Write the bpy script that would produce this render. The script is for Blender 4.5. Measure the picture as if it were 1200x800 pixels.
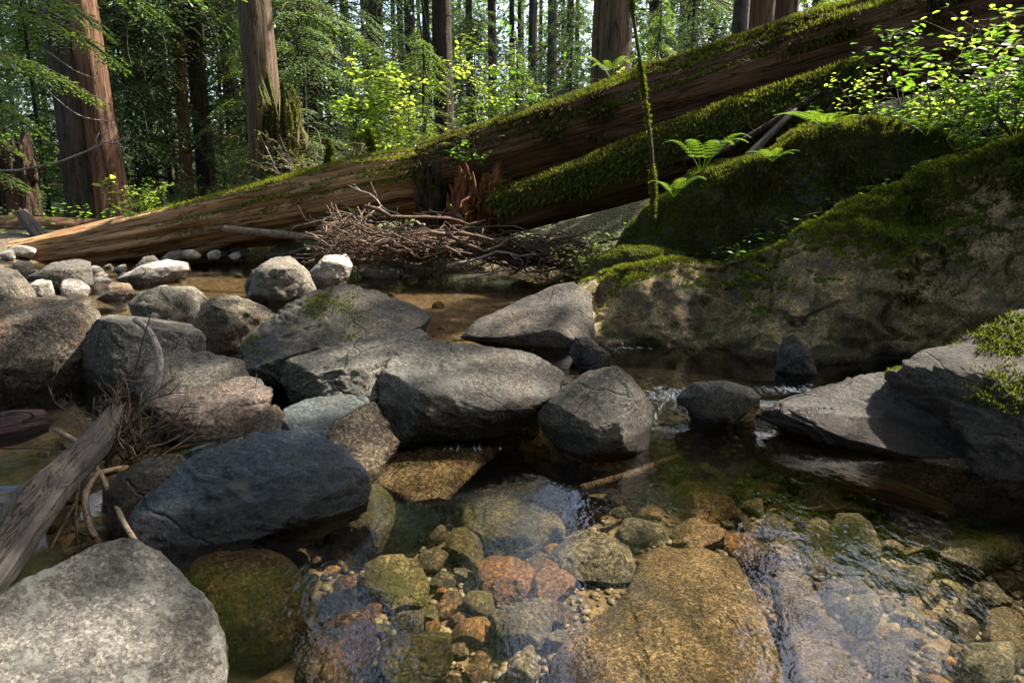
import bpy, bmesh, math, random
import numpy as np
from mathutils import Vector, Matrix

SC = bpy.context.scene
COL = SC.collection
R = math.radians
for _o in list(bpy.data.objects):
    bpy.data.objects.remove(_o)

# ------------------------------------------------------------------ camera, sky, sun, exposure
CAMH, PITCH, FPX = 1.1, 12.0, 800.0
cam_d = bpy.data.cameras.new('camera')
cam_d.sensor_width = 36.0
cam_d.lens = 24.0
cam_d.clip_start = 0.05
cam_d.clip_end = 2000.0
cam = bpy.data.objects.new('camera', cam_d)
cam.location = (0, 0, CAMH)
cam.rotation_euler = (R(90 - PITCH), 0, 0)
COL.objects.link(cam)
SC.camera = cam

SUN_AZ, SUN_EL = 64.0, 53.0
SUNV = np.array([math.sin(R(SUN_AZ)) * math.cos(R(SUN_EL)), math.cos(R(SUN_AZ)) * math.cos(R(SUN_EL)), math.sin(R(SUN_EL))])
world = bpy.data.worlds.new('World')
SC.world = world
world.use_nodes = True
wn = world.node_tree
sky = wn.nodes.new('ShaderNodeTexSky')
sky.sky_type = 'NISHITA'
sky.sun_disc = False
sky.sun_elevation = R(SUN_EL)
sky.sun_rotation = R(SUN_AZ)
sky.air_density = 1.0
sky.dust_density = 4.0
wn.links.new(sky.outputs[0], wn.nodes['Background'].inputs[0])
wn.nodes['Background'].inputs[1].default_value = 0.125
sun_d = bpy.data.lights.new('sun', 'SUN')
sun_d.energy = 5.0
sun_d.angle = R(0.55)
sun_d.color = (1.0, 0.92, 0.78)
sun_o = bpy.data.objects.new('sun', sun_d)
sun_o.rotation_euler = Vector(SUNV).to_track_quat('Z', 'Y').to_euler()
sun_o.location = (12, 20, 30)
COL.objects.link(sun_o)

SC.render.engine = 'CYCLES'
vs = SC.view_settings
vs.view_transform = 'Standard'
vs.look = 'None'
vs.exposure = 2.05
vs.gamma = 1.0
vs.use_curve_mapping = False
cy = SC.cycles
cy.use_denoising = True
try:
    cy.denoiser = 'OPENIMAGEDENOISE'
    cy.denoising_input_passes = 'RGB_ALBEDO_NORMAL'
except Exception:
    pass
cy.max_bounces = 6
cy.diffuse_bounces = 3
cy.glossy_bounces = 3
cy.transmission_bounces = 3
cy.transparent_max_bounces = 8
cy.sample_clamp_indirect = 4.0
cy.sample_clamp_direct = 12.0
cy.caustics_reflective = False
cy.caustics_refractive = False

# ------------------------------------------------------------------ maths helpers
CAM = np.array([0.0, 0.0, CAMH])
_c, _s = math.cos(R(PITCH)), math.sin(R(PITCH))
FW = np.array([0, _c, -_s]); UP = np.array([0, _s, _c]); RT = np.array([1.0, 0, 0])


def pdir(px, py):
    return RT * (px - 600) / FPX + UP * (400 - py) / FPX + FW


def atz(px, py, z):
    d = pdir(px, py)
    return CAM + d * ((z - CAMH) / d[2])


def aty(px, py, Y):
    d = pdir(px, py)
    return CAM + d * (Y / d[1])


def unit(v):
    v = np.asarray(v, float)
    return v / (np.linalg.norm(v, axis=-1, keepdims=True) + 1e-12)


_rs = np.random.RandomState(7)
_G = unit(_rs.normal(size=(256, 3)))


def _hash(ix, iy, iz):
    h = (ix * 73856093) ^ (iy * 19349663) ^ (iz * 83492791)
    h = (h ^ (h >> 13)) * 1274126177
    return ((h ^ (h >> 16)) & 255).astype(np.int64)


def perlin(p):
    p = np.asarray(p, float)
    i = np.floor(p).astype(np.int64)
    f = p - i
    u = f * f * f * (f * (f * 6 - 15) + 10)
    out = np.zeros(len(p))
    for dx in (0, 1):
        wx = u[:, 0] if dx else 1 - u[:, 0]
        for dy in (0, 1):
            wy = u[:, 1] if dy else 1 - u[:, 1]
            for dz in (0, 1):
                wz = u[:, 2] if dz else 1 - u[:, 2]
                g = _G[_hash(i[:, 0] + dx, i[:, 1] + dy, i[:, 2] + dz)]
                d = f - np.array([dx, dy, dz])
                out += wx * wy * wz * (g * d).sum(1)
    return out * 1.5


def fbm(p, octv=4, lac=2.03, gain=0.5):
    p = np.asarray(p, float)
    a, s = 1.0, np.zeros(len(p))
    for k in range(octv):
        s += a * perlin(p + 17.3 * k)
        p = p * lac
        a *= gain
    return s


def sstep(a, b, x):
    t = np.clip((np.asarray(x, float) - a) / (b - a), 0, 1)
    return t * t * (3 - 2 * t)


# ------------------------------------------------------------------ mesh building
class MB:
    def __init__(self):
        self.V, self.F, self.n = [], [], 0

    def add(self, V, F):
        V = np.asarray(V, float).reshape(-1, 3)
        F = np.asarray(F, np.int64)
        self.V.append(V)
        self.F.append(F + self.n)
        self.n += len(V)
        return self

    def verts(self):
        return np.concatenate(self.V)


def new_mesh(name, mb, mat, origin=(0, 0, 0), smooth=True):
    V = mb.verts() - np.asarray(origin, float)
    me = bpy.data.meshes.new(name)
    loops = np.concatenate([f.ravel() for f in mb.F]) if mb.F else np.zeros(0, int)
    tot = np.concatenate([np.full(len(f), f.shape[1]) for f in mb.F])
    start = np.concatenate([[0], np.cumsum(tot)[:-1]])
    me.vertices.add(len(V))
    me.vertices.foreach_set('co', V.astype(np.float32).ravel())
    me.loops.add(len(loops))
    me.loops.foreach_set('vertex_index', loops.astype(np.int32))
    me.polygons.add(len(tot))
    me.polygons.foreach_set('loop_start', start.astype(np.int32))
    try:
        me.polygons.foreach_set('loop_total', tot.astype(np.int32))
    except Exception:
        pass
    me.update(calc_edges=True)
    if smooth:
        me.polygons.foreach_set('use_smooth', np.ones(len(tot), bool))
    me.materials.append(mat)
    return me


def put(name, me, loc=(0, 0, 0), parent=None):
    o = bpy.data.objects.new(name, me)
    COL.objects.link(o)
    o.location = [float(c) for c in loc]
    if parent is not None:
        o.parent = parent
    return o


def build(name, mb, mat, origin=None, parent=None, smooth=True):
    """one mesh object; vertices are in world space; a child keeps its parent's origin"""
    if parent is not None and origin is None:
        origin = np.array(parent['base_at'])
    if origin is None:
        v = mb.verts()
        origin = [(v[:, 0].min() + v[:, 0].max()) / 2, (v[:, 1].min() + v[:, 1].max()) / 2, v[:, 2].min()]
    me = new_mesh(name, mb, mat, origin, smooth)
    o = put(name, me, (0, 0, 0) if parent is not None else origin, parent)
    o['base_at'] = [float(c) for c in origin]
    return o


def tag(o, label=None, cat=None, group=None, kind=None):
    if label: o['label'] = label
    if cat: o['category'] = cat
    if group: o['group'] = group
    if kind: o['kind'] = kind
    return o


def thing(name, label, cat, loc, group=None):
    o = bpy.data.objects.new(name, None)
    COL.objects.link(o)
    o.location = [float(c) for c in loc]
    o.empty_display_size = 0.1
    o['base_at'] = [float(c) for c in loc]
    return tag(o, label, cat, group)


def tube(pts, rad, sides=6, cap=True):
    P = np.asarray(pts, float)
    n = len(P)
    rad = np.broadcast_to(np.asarray(rad, float), (n,))
    T = np.gradient(P, axis=0)
    T = unit(T)
    ref = np.array([0, 0, 1.0]) if abs(T[:, 2]).mean() < 0.8 else np.array([1.0, 0, 0])
    A = unit(np.cross(T, ref))
    B = np.cross(T, A)
    th = np.linspace(0, 2 * math.pi, sides, endpoint=False)
    V = P[:, None, :] + rad[:, None, None] * (np.cos(th)[None, :, None] * A[:, None, :] + np.sin(th)[None, :, None] * B[:, None, :])
    V = V.reshape(-1, 3)
    i = np.arange(n - 1)[:, None] * sides
    j = np.arange(sides)[None, :]
    j2 = (j + 1) % sides
    F = np.stack([i + j, i + j2, i + sides + j2, i + sides + j], -1).reshape(-1, 4)
    return V, F


def add_tube(mb, pts, rad, sides=6):
    V, F = tube(pts, rad, sides)
    n0 = len(V)
    P = np.asarray(pts, float)
    V = np.concatenate([V, P[:1], P[-1:]])
    j = np.arange(sides)
    j2 = (j + 1) % sides
    c0 = np.stack([np.full(sides, n0), j2, j], -1)
    b = (len(P) - 1) * sides
    c1 = np.stack([np.full(sides, n0 + 1), b + j, b + j2], -1)
    k = mb.n
    mb.add(V, F)
    mb.F.append(np.concatenate([c0, c1]) + k)


def scatter(mb, tV, tF, pos, xdir, nrm, scale):
    """copies of a small template (x = length, y = width, z = normal) as real faces"""
    X = unit(xdir)
    Z = nrm - (nrm * X).sum(1, keepdims=True) * X
    Z = unit(Z)
    Y = np.cross(Z, X)
    s = np.asarray(scale, float).reshape(-1, 1, 1) if np.ndim(scale) == 1 else np.asarray(scale, float)[:, None, :]
    T = tV[None, :, :] * s
    V = pos[:, None, :] + T[..., 0:1] * X[:, None] + T[..., 1:2] * Y[:, None] + T[..., 2:3] * Z[:, None]
    F = tF[None] + (np.arange(len(pos)) * len(tV))[:, None, None]
    mb.add(V.reshape(-1, 3), F.reshape(-1, tF.shape[1]))


LEAF_V = np.array([[0, 0, 0], [.35, .28, .05], [.75, .2, .02], [1, 0, -.08], [.75, -.2, .02], [.35, -.28, .05]], float)
LEAF_F = np.array([[0, 3, 2, 1], [0, 5, 4, 3]])
NEED_V = np.array([[0, -.12, 0], [.55, -.2, .02], [1, 0, -.06], [.55, .2, .02], [0, .12, 0]], float)[[0, 1, 2, 3]]
NEED_F = np.array([[0, 1, 2, 3]])
BLADE_V = np.array([[0, -.18, 0], [0, .18, 0], [1, 0, 0]], float)
BLADE_F = np.array([[0, 1, 2]])
_ico = {}


def ico(n):
    if n not in _ico:
        bm = bmesh.new()
        bmesh.ops.create_icosphere(bm, subdivisions=n, radius=1.0)
        V = np.array([v.co[:] for v in bm.verts])
        F = np.array([[v.index for v in f.verts] for f in bm.faces])
        bm.free()
        _ico[n] = (unit(V), F)
    return _ico[n]


def surf_sample(V, F, n, rng, maskf=None):
    if F.shape[1] == 4:
        F = np.concatenate([F[:, [0, 1, 2]], F[:, [0, 2, 3]]])
    a, b, c = V[F[:, 0]], V[F[:, 1]], V[F[:, 2]]
    cr = np.cross(b - a, c - a)
    ar = np.linalg.norm(cr, axis=1)
    nr = cr / (ar[:, None] + 1e-12)
    w = ar.copy()
    if maskf is not None:
        w = w * maskf((a + b + c) / 3, nr)
    if w.sum() <= 0:
        return np.zeros((0, 3)), np.zeros((0, 3))
    idx = rng.choice(len(F), n, p=w / w.sum())
    u, v = rng.rand(n), rng.rand(n)
    fl = u + v > 1
    u[fl], v[fl] = 1 - u[fl], 1 - v[fl]
    P = a[idx] + (b - a)[idx] * u[:, None] + (c - a)[idx] * v[:, None]
    return P, nr[idx]


def moss_tufts(V, F, n, size, rng, maskf, droop=0.0):
    """short curved moss shoots standing on a surface"""
    P, N = surf_sample(V, F, n, rng, maskf)
    mb = MB()
    if not len(P):
        return None
    D = N * 0.8 + rng.normal(size=P.shape) * 0.55 + np.array([0, 0, 0.25 - droop])
    sc = size * (0.5 + rng.rand(len(P)) * 1.0)
    scatter(mb, BLADE_V, BLADE_F, P - N * size * 0.15, D, rng.normal(size=P.shape), np.stack([sc, sc * 1.1, sc], 1))
    return mb


# ------------------------------------------------------------------ materials
def mat_new(name):
    m = bpy.data.materials.new(name)
    m.use_nodes = True
    nt = m.node_tree
    return m, nt, nt.nodes['Principled BSDF']


class NT:
    """small shorthand over a node tree"""
    def __init__(self, nt):
        self.nt = nt

    def n(self, t, **kw):
        nd = self.nt.nodes.new(t)
        for k, v in kw.items():
            setattr(nd, k, v)
        return nd

    def link(self, a, b):
        self.nt.links.new(a, b)

    def val(self, sock, v):
        if isinstance(v, bpy.types.NodeSocket):
            self.link(v, sock)
        else:
            sock.default_value = v

    def noise(self, vec, scale, detail=4, rough=0.55, dist=0.0):
        nd = self.n('ShaderNodeTexNoise')
        nd.inputs['Scale'].default_value = scale
        nd.inputs['Detail'].default_value = detail
        nd.inputs['Roughness'].default_value = rough
        nd.inputs['Distortion'].default_value = dist
        if vec is not None: self.link(vec, nd.inputs['Vector'])
        return nd.outputs['Fac']

    def ramp(self, fac, stops):
        nd = self.n('ShaderNodeValToRGB')
        el = nd.color_ramp.elements
        while len(el) > 1: el.remove(el[-1])
        for k, (p, c) in enumerate(stops):
            e = el[0] if k == 0 else el.new(p)
            e.position = p
            e.color = (c, c, c, 1) if not hasattr(c, '__len__') else (*c, 1)
        self.link(fac, nd.inputs[0])
        return nd.outputs['Color']

    def mix(self, f, a, b, mode='MIX'):
        nd = self.n('ShaderNodeMix', data_type='RGBA', blend_type=mode)
        self.val(nd.inputs[0], f)
        for s, v in ((nd.inputs[6], a), (nd.inputs[7], b)):
            self.val(s, (*v, 1) if isinstance(v, tuple) and len(v) == 3 else v)
        return nd.outputs[2]

    def math(self, op, a, b=0.0, clamp=False):
        nd = self.n('ShaderNodeMath', operation=op)
        nd.use_clamp = clamp
        self.val(nd.inputs[0], a)
        self.val(nd.inputs[1], b)
        return nd.outputs[0]

    def mapr(self, v, a, b, c=0.0, d=1.0):
        nd = self.n('ShaderNodeMapRange')
        self.link(v, nd.inputs[0])
        for k, x in zip((1, 2, 3, 4), (a, b, c, d)):
            nd.inputs[k].default_value = x
        return nd.outputs[0]

    def mapping(self, vec, scale=(1, 1, 1), rot=(0, 0, 0)):
        nd = self.n('ShaderNodeMapping')
        nd.inputs['Scale'].default_value = scale
        nd.inputs['Rotation'].default_value = rot
        self.link(vec, nd.inputs['Vector'])
        return nd.outputs[0]

    def bump(self, h, strength, dist, nrm=None):
        nd = self.n('ShaderNodeBump')
        nd.inputs['Strength'].default_value = strength
        nd.inputs['Distance'].default_value = dist
        self.link(h, nd.inputs['Height'])
        if nrm is not None: self.link(nrm, nd.inputs['Normal'])
        return nd.outputs[0]


def rock_mat(name, light, dark, speck=0.5, wet=None, moss=0.0, lichen=0.25, stain=(0.16, 0.09, 0.035), stain_amt=0.3, gsc=1.0, rough=0.75, algae=0.0, joints=0.6):
    m, nt, p = mat_new(name)
    g = NT(nt)
    geo = g.n('ShaderNodeNewGeometry')
    pos = geo.outputs['Position']
    oi = g.n('ShaderNodeObjectInfo')
    big = g.noise(pos, 2.3 * gsc, 5, 0.6)
    col = g.mix(g.ramp(big, [(0.36, 0.0), (0.62, 1.0)]), dark, light)
    med = g.noise(pos, 5.5 * gsc, 13, 0.8)
    col = g.mix(g.math('MULTIPLY', g.ramp(med, [(0.47, 0.0), (0.57, 1.0)]), 0.75), col, tuple(c * 0.42 for c in dark))
    # iron and silt staining in broad patches
    st = g.noise(pos, 1.7 * gsc, 4, 0.7, 0.6)
    col = g.mix(g.math('MULTIPLY', g.ramp(st, [(0.5, 0.0), (0.68, 1.0)]), stain_amt), col, stain)
    # mineral grains of the granite
    vor = g.n('ShaderNodeTexVoronoi')
    vor.inputs['Scale'].default_value = 120 * gsc
    g.link(pos, vor.inputs['Vector'])
    sep = g.n('ShaderNodeSeparateColor')
    g.link(vor.outputs['Color'], sep.inputs[0])
    gr = g.ramp(sep.outputs[0], [(0.0, 0.15), (0.3, 0.6), (0.6, 1.05), (1.0, 2.1)])
    grf = g.noise(pos, 75 * gsc, 4, 0.75)
    gr2 = g.ramp(grf, [(0.36, 0.2), (0.5, 1.0), (0.66, 1.8)])
    col = g.mix(speck, col, g.mix(1.0, col, gr, 'MULTIPLY'))
    col = g.mix(speck, col, g.mix(1.0, col, gr2, 'MULTIPLY'))
    if lichen > 0:
        li = g.noise(pos, 5.5 * gsc, 6, 0.72)
        li2 = g.noise(pos, 38 * gsc, 3, 0.6)
        lf = g.math('MULTIPLY', g.ramp(g.math('ADD', li, g.math('MULTIPLY', li2, 0.25)), [(0.66, 0.0), (0.74, 1.0)]), lichen)
        col = g.mix(lf, col, (0.33, 0.33, 0.29))
    sepn = g.n('ShaderNodeSeparateXYZ')
    g.link(geo.outputs['Normal'], sepn.inputs[0])
    sepp = g.n('ShaderNodeSeparateXYZ')
    g.link(pos, sepp.inputs[0])
    rgh = rough
    # one rock differs a little from the next
    col = g.mix(0.55, col, g.mix(1.0, col, g.ramp(oi.outputs['Random'], [(0.0, (0.66, 0.66, 0.68)), (0.5, (1.0, 0.98, 0.95)), (1.0, (1.3, 1.18, 1.0))]), 'MULTIPLY'))
    if algae > 0:
        al = g.noise(pos, 3.1, 5, 0.65, 0.4)
        col = g.mix(g.math('MULTIPLY', g.ramp(al, [(0.5, 0.0), (0.66, 1.0)]), algae), col, (0.055, 0.065, 0.012))
    # joints: thin broken lines wandering over the stone
    wob = g.n('ShaderNodeVectorMath', operation='ADD')
    ns_ = g.n('ShaderNodeTexNoise'); ns_.inputs['Scale'].default_value = 2.6; ns_.inputs['Detail'].default_value = 4
    g.link(pos, ns_.inputs['Vector'])
    scl = g.n('ShaderNodeVectorMath', operation='SCALE'); scl.inputs['Scale'].default_value = 0.35
    g.link(ns_.outputs['Color'], scl.inputs[0]); g.link(pos, wob.inputs[0]); g.link(scl.outputs[0], wob.inputs[1])
    ve = g.n('ShaderNodeTexVoronoi', feature='DISTANCE_TO_EDGE'); ve.inputs['Scale'].default_value = 1.5
    g.link(g.mapping(wob.outputs[0], (1.0, 1.0, 1.9), (0.4, 0.3, 0.0)), ve.inputs['Vector'])
    jl = g.ramp(ve.outputs['Distance'], [(0.0, 1.0), (0.014, 0.0)])
    jm = g.ramp(g.noise(pos, 1.9, 3, 0.6), [(0.46, 0.0), (0.54, 1.0)])
    jf = g.math('MULTIPLY', jl, jm)
    col = g.mix(g.math('MULTIPLY', jf, joints), col, tuple(c * 0.25 for c in dark))
    if wet is not None:
        wl = g.math('ADD', sepp.outputs[2], g.math('MULTIPLY', g.math('SUBTRACT', g.noise(pos, 6, 3), 0.5), 0.12))
        wf = g.mapr(wl, wet + 0.02, wet + 0.05, 1.0, 0.0)
        col = g.mix(wf, col, g.mix(1.0, col, (0.36, 0.33, 0.30), 'MULTIPLY'))
        rgh = g.mapr(wf, 0, 1, rough, 0.16)
    if moss > 0:
        mn = g.noise(pos, 3.4, 6, 0.7)
        mf = g.math('ADD', g.math('MULTIPLY', sepn.outputs[2], 0.55), g.math('MULTIPLY', mn, 1.0))
        mf = g.ramp(mf, [(1.02 - moss, 0.0), (1.12 - moss, 1.0)])
        mc = g.mix(g.noise(pos, 22, 4, 0.7), (0.012, 0.014, 0.004), (0.065, 0.07, 0.014))
        col = g.mix(mf, col, mc)
        rgh = g.mix(mf, (rough,) * 3 if not isinstance(rgh, bpy.types.NodeSocket) else rgh, (0.95, 0.95, 0.95))
    g.link(col, p.inputs['Base Color'])
    g.val(p.inputs['Roughness'], rgh)
    p.inputs['Specular IOR Level'].default_value = 0.4
    b1 = g.bump(g.noise(pos, 8 * gsc, 10, 0.74), 0.8, 0.06)
    b2 = g.bump(g.noise(pos, 48 * gsc, 6, 0.8), 1.0, 0.02, b1)
    g.link(g.bump(g.math('MULTIPLY', jf, -joints), 0.8, 0.02, b2), p.inputs['Normal'])
    return m


def leaf_mat(name, c0, c1, trans=0.45, rough=0.45, tcol=None, spec=0.4):
    m, nt, p = mat_new(name)
    g = NT(nt)
    geo = g.n('ShaderNodeNewGeometry')
    oi = g.n('ShaderNodeObjectInfo')
    rnd = geo.outputs['Random Per Island']
    ns = g.noise(geo.outputs['Position'], 1.1, 2)
    f = g.math('ADD', g.math('MULTIPLY', rnd, 0.6), g.math('MULTIPLY', g.math('SUBTRACT', ns, 0.3), 1.0), True)
    f = g.math('ADD', f, g.math('MULTIPLY', g.math('SUBTRACT', oi.outputs['Random'], 0.5), 0.5), True)
    col = g.mix(f, c0, c1)
    g.link(col, p.inputs['Base Color'])
    p.inputs['Roughness'].default_value = rough
    p.inputs['Specular IOR Level'].default_value = spec
    tr = g.n('ShaderNodeBsdfTranslucent')
    g.link(g.mix(1.0, col, tcol or (1.9, 2.0, 0.9), 'MULTIPLY'), tr.inputs[0])
    mx = g.n('ShaderNodeMixShader')
    mx.inputs[0].default_value = trans
    g.link(p.outputs[0], mx.inputs[1])
    g.link(tr.outputs[0], mx.inputs[2])
    g.link(mx.outputs[0], nt.nodes['Material Output'].inputs[0])
    return m


def bark_mat(name, c0, c1, sx=7.0, sz=0.7, moss=0.0, mosscol=(0.05, 0.075, 0.012), bump=0.9, axis='Z', obj=False, rough=0.85, grey=0.0):
    m, nt, p = mat_new(name)
    g = NT(nt)
    tc = g.n('ShaderNodeTexCoord')
    geo = g.n('ShaderNodeNewGeometry')
    src = tc.outputs['Object'] if obj else geo.outputs['Position']
    sc = {'Z': (sx, sx, sz), 'X': (sz, sx, sx)}[axis]
    v = g.mapping(src, sc)
    n1 = g.noise(v, 1.0, 7, 0.68, 0.35)
    n2 = g.noise(g.mapping(src, tuple(3.7 * k for k in sc)), 1.0, 5, 0.65)
    f = g.ramp(g.math('ADD', g.math('MULTIPLY', n1, 0.7), g.math('MULTIPLY', n2, 0.3)), [(0.36, 0.0), (0.64, 1.0)])
    col = g.mix(f, c0, c1)
    # long checks and splits along the grain
    n3 = g.noise(g.mapping(src, tuple(k * 1.15 for k in sc)), 1.0, 3, 0.6, 0.5)
    ck = g.ramp(g.math('ABSOLUTE', g.math('SUBTRACT', n3, 0.5)), [(0.0, 0.0), (0.022, 1.0)])
    col = g.mix(ck, g.mix(1.0, col, (0.22, 0.2, 0.18), 'MULTIPLY'), col)
    pt = g.noise(src, 1.3, 5, 0.65)
    col = g.mix(g.math('MULTIPLY', g.ramp(pt, [(0.42, 0.0), (0.66, 1.0)]), 0.55), col, g.mix(1.0, col, (0.55, 0.52, 0.5), 'MULTIPLY'))
    if grey > 0:
        gy = g.noise(src, 2.1, 5, 0.7)
        col = g.mix(g.math('MULTIPLY', g.ramp(gy, [(0.45, 0.0), (0.6, 1.0)]), grey), col, (0.2, 0.18, 0.155))
    if moss > 0:
        sepn = g.n('ShaderNodeSeparateXYZ')
        g.link(geo.outputs['Normal'], sepn.inputs[0])
        mn = g.noise(src, 2.6, 6, 0.72)
        mf = g.ramp(g.math('ADD', g.math('MULTIPLY', sepn.outputs[2], 0.45), mn), [(1.05 - moss, 0.0), (1.17 - moss, 1.0)])
        mc = g.mix(g.noise(src, 24, 4, 0.7), tuple(k * 0.25 for k in mosscol), tuple(k * 1.5 for k in mosscol))
        col = g.mix(mf, col, mc)
    g.link(col, p.inputs['Base Color'])
    p.inputs['Roughness'].default_value = rough
    p.inputs['Specular IOR Level'].default_value = 0.25
    b = g.bump(ck, bump * 0.8, 0.03, g.bump(n1, bump, 0.06))
    b = g.bump(n2, bump * 0.7, 0.015, b)
    g.link(b, p.inputs['Normal'])
    return m


M = {}
M['granite'] = rock_mat('granite', (0.250, 0.228, 0.187), (0.099, 0.091, 0.076), 0.55, wet=0.16, lichen=0.35, stain_amt=0.25)
M['granite_low'] = rock_mat('granite_low', (0.180, 0.167, 0.141), (0.070, 0.065, 0.057), 0.55, wet=0.05, lichen=0.3, stain_amt=0.25)
M['granite_tan'] = rock_mat('granite_tan', (0.218, 0.184, 0.136), (0.082, 0.068, 0.054), 0.75, wet=0.18, lichen=0.15, stain=(0.2, 0.09, 0.025), stain_amt=0.7)
M['granite_dark'] = rock_mat('granite_dark', (0.100, 0.094, 0.080), (0.034, 0.034, 0.030), 0.5, wet=0.17, moss=-0.1, lichen=0.2, stain_amt=0.15)
M['slate_blue'] = rock_mat('slate_blue', (0.062, 0.088, 0.118), (0.020, 0.030, 0.042), 0.45, wet=0.06, lichen=0.1, stain_amt=0.03)
M['boulder_pale'] = rock_mat('boulder_pale', (0.36, 0.335, 0.295), (0.05, 0.046, 0.04), 0.5, wet=-0.1, lichen=0.75, stain_amt=0.2, gsc=1.5, joints=0.0)
M['stone_sunlit'] = rock_mat('stone_sunlit', (0.583, 0.528, 0.470), (0.257, 0.231, 0.209), 0.45, wet=0.16, lichen=0.2, stain_amt=0.15)  # brighter granite: sunlit whiteness of the far stones put into the colour
M['rock_red'] = rock_mat('rock_red', (0.270, 0.203, 0.165), (0.112, 0.086, 0.075), 0.55, wet=0.16, lichen=0.35, stain=(0.28, 0.11, 0.06), stain_amt=0.5)
M['rock_green'] = rock_mat('rock_green', (0.136, 0.155, 0.155), (0.062, 0.074, 0.077), 0.5, wet=0.08, lichen=0.2, stain_amt=0.15)
M['bed_gold'] = rock_mat('bed_gold', (0.280, 0.205, 0.122), (0.114, 0.080, 0.045), 0.9, lichen=0.0, stain=(0.22, 0.12, 0.04), stain_amt=0.35, rough=0.5, gsc=1.5, joints=0.25)
M['bed_orange'] = rock_mat('bed_orange', (0.36, 0.20, 0.07), (0.16, 0.085, 0.03), 0.7, lichen=0.0, stain=(0.3, 0.1, 0.02), stain_amt=0.6, rough=0.5, joints=0.25)
M['bed_olive'] = rock_mat('bed_olive', (0.231, 0.199, 0.098), (0.102, 0.089, 0.041), 0.8, lichen=0.0, stain_amt=0.4, algae=0.7, rough=0.55, joints=0.25)
M['bed_brown'] = rock_mat('bed_brown', (0.251, 0.158, 0.087), (0.100, 0.065, 0.036), 0.85, lichen=0.0, stain_amt=0.5, algae=0.3, rough=0.5, joints=0.25)
M['bed_grey'] = rock_mat('bed_grey', (0.212, 0.187, 0.140), (0.094, 0.085, 0.065), 0.8, lichen=0.0, stain_amt=0.35, algae=0.35, rough=0.55, joints=0.25)
M['wet_brown'] = rock_mat('wet_brown', (0.200, 0.125, 0.070), (0.080, 0.050, 0.030), 0.85, lichen=0.0, stain_amt=0.6, rough=0.14, stain=(0.26, 0.10, 0.03))
M['wet_gold'] = rock_mat('wet_gold', (0.26, 0.19, 0.115), (0.10, 0.075, 0.048), 0.8, lichen=0.0, stain_amt=0.4, rough=0.22)
M['wet_slab'] = rock_mat('wet_slab', (0.132, 0.114, 0.099), (0.051, 0.046, 0.043), 0.5, wet=0.1, moss=-0.02, lichen=0.1, stain_amt=0.3)
M['cliff'] = rock_mat('cliff', (0.60, 0.43, 0.20), (0.14, 0.098, 0.046), 0.5, wet=0.14, moss=0.1, lichen=0.12, stain=(0.2, 0.13, 0.05), stain_amt=0.5, algae=0.35)
M['moss_rock'] = rock_mat('moss_rock', (0.15, 0.125, 0.09), (0.04, 0.034, 0.024), 0.5, wet=0.1, moss=0.4, lichen=0.2, stain_amt=0.3, algae=0.4)

M['needles'] = leaf_mat('needles', (0.034, 0.058, 0.034), (0.10, 0.138, 0.066), 0.4, 0.42)
M['needles_light'] = leaf_mat('needles_light', (0.055, 0.09, 0.025), (0.14, 0.19, 0.055), 0.5, 0.38)
M['needles_far'] = leaf_mat('needles_far', (0.06, 0.095, 0.06), (0.13, 0.18, 0.09), 0.4, 0.4)  # lightened so the colour stands in for haze over the far wood
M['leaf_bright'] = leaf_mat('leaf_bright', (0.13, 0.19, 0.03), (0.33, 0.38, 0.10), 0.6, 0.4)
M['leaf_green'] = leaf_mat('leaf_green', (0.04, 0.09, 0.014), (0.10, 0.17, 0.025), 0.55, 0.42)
M['leaf_canopy'] = leaf_mat('leaf_canopy', (0.03, 0.065, 0.014), (0.07, 0.12, 0.022), 0.3, 0.5)
M['fern'] = leaf_mat('fern', (0.06, 0.11, 0.014), (0.15, 0.22, 0.03), 0.6, 0.5)
M['moss'] = leaf_mat('moss', (0.026, 0.034, 0.007), (0.14, 0.155, 0.028), 0.42, 0.9, spec=0.1)
M['moss_brown'] = leaf_mat('moss_brown', (0.03, 0.027, 0.012), (0.12, 0.105, 0.04), 0.35, 0.9, spec=0.1)
M['bark_red'] = bark_mat('bark_red', (0.04, 0.022, 0.014), (0.24, 0.125, 0.07), 7, 0.5, moss=0.05)
M['bark_dark'] = bark_mat('bark_dark', (0.012, 0.01, 0.008), (0.075, 0.058, 0.044), 9, 1.2, moss=0.08)
M['bark_brown'] = bark_mat('bark_brown', (0.035, 0.025, 0.016), (0.17, 0.115, 0.07), 9, 0.6, moss=0.22, mosscol=(0.06, 0.065, 0.015))
M['bark_grey'] = bark_mat('bark_grey', (0.03, 0.028, 0.025), (0.14, 0.125, 0.105), 9, 1.0, moss=0.1)
M['twig'] = bark_mat('twig', (0.03, 0.024, 0.018), (0.11, 0.085, 0.06), 14, 14, bump=0.4)
M['twig_moss'] = bark_mat('twig_moss', (0.03, 0.024, 0.014), (0.09, 0.075, 0.04), 14, 14, bump=0.4, moss=0.55)
M['log_orange'] = bark_mat('log_orange', (0.16, 0.08, 0.034), (0.62, 0.36, 0.165), 9, 0.35, moss=0.1, axis='X', obj=True, grey=0.12, bump=1.0)
M['log_red'] = bark_mat('log_red', (0.04, 0.02, 0.011), (0.20, 0.10, 0.05), 10, 0.3, moss=0.16, axis='X', obj=True, bump=1.0)
M['log_moss'] = bark_mat('log_moss', (0.03, 0.018, 0.01), (0.15, 0.085, 0.045), 10, 0.3, moss=0.42, axis='X', obj=True, bump=1.0)
M['drift_grey'] = bark_mat('drift_grey', (0.06, 0.052, 0.046), (0.14, 0.122, 0.108), 26, 1.1, axis='X', obj=True, bump=0.8)
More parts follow.
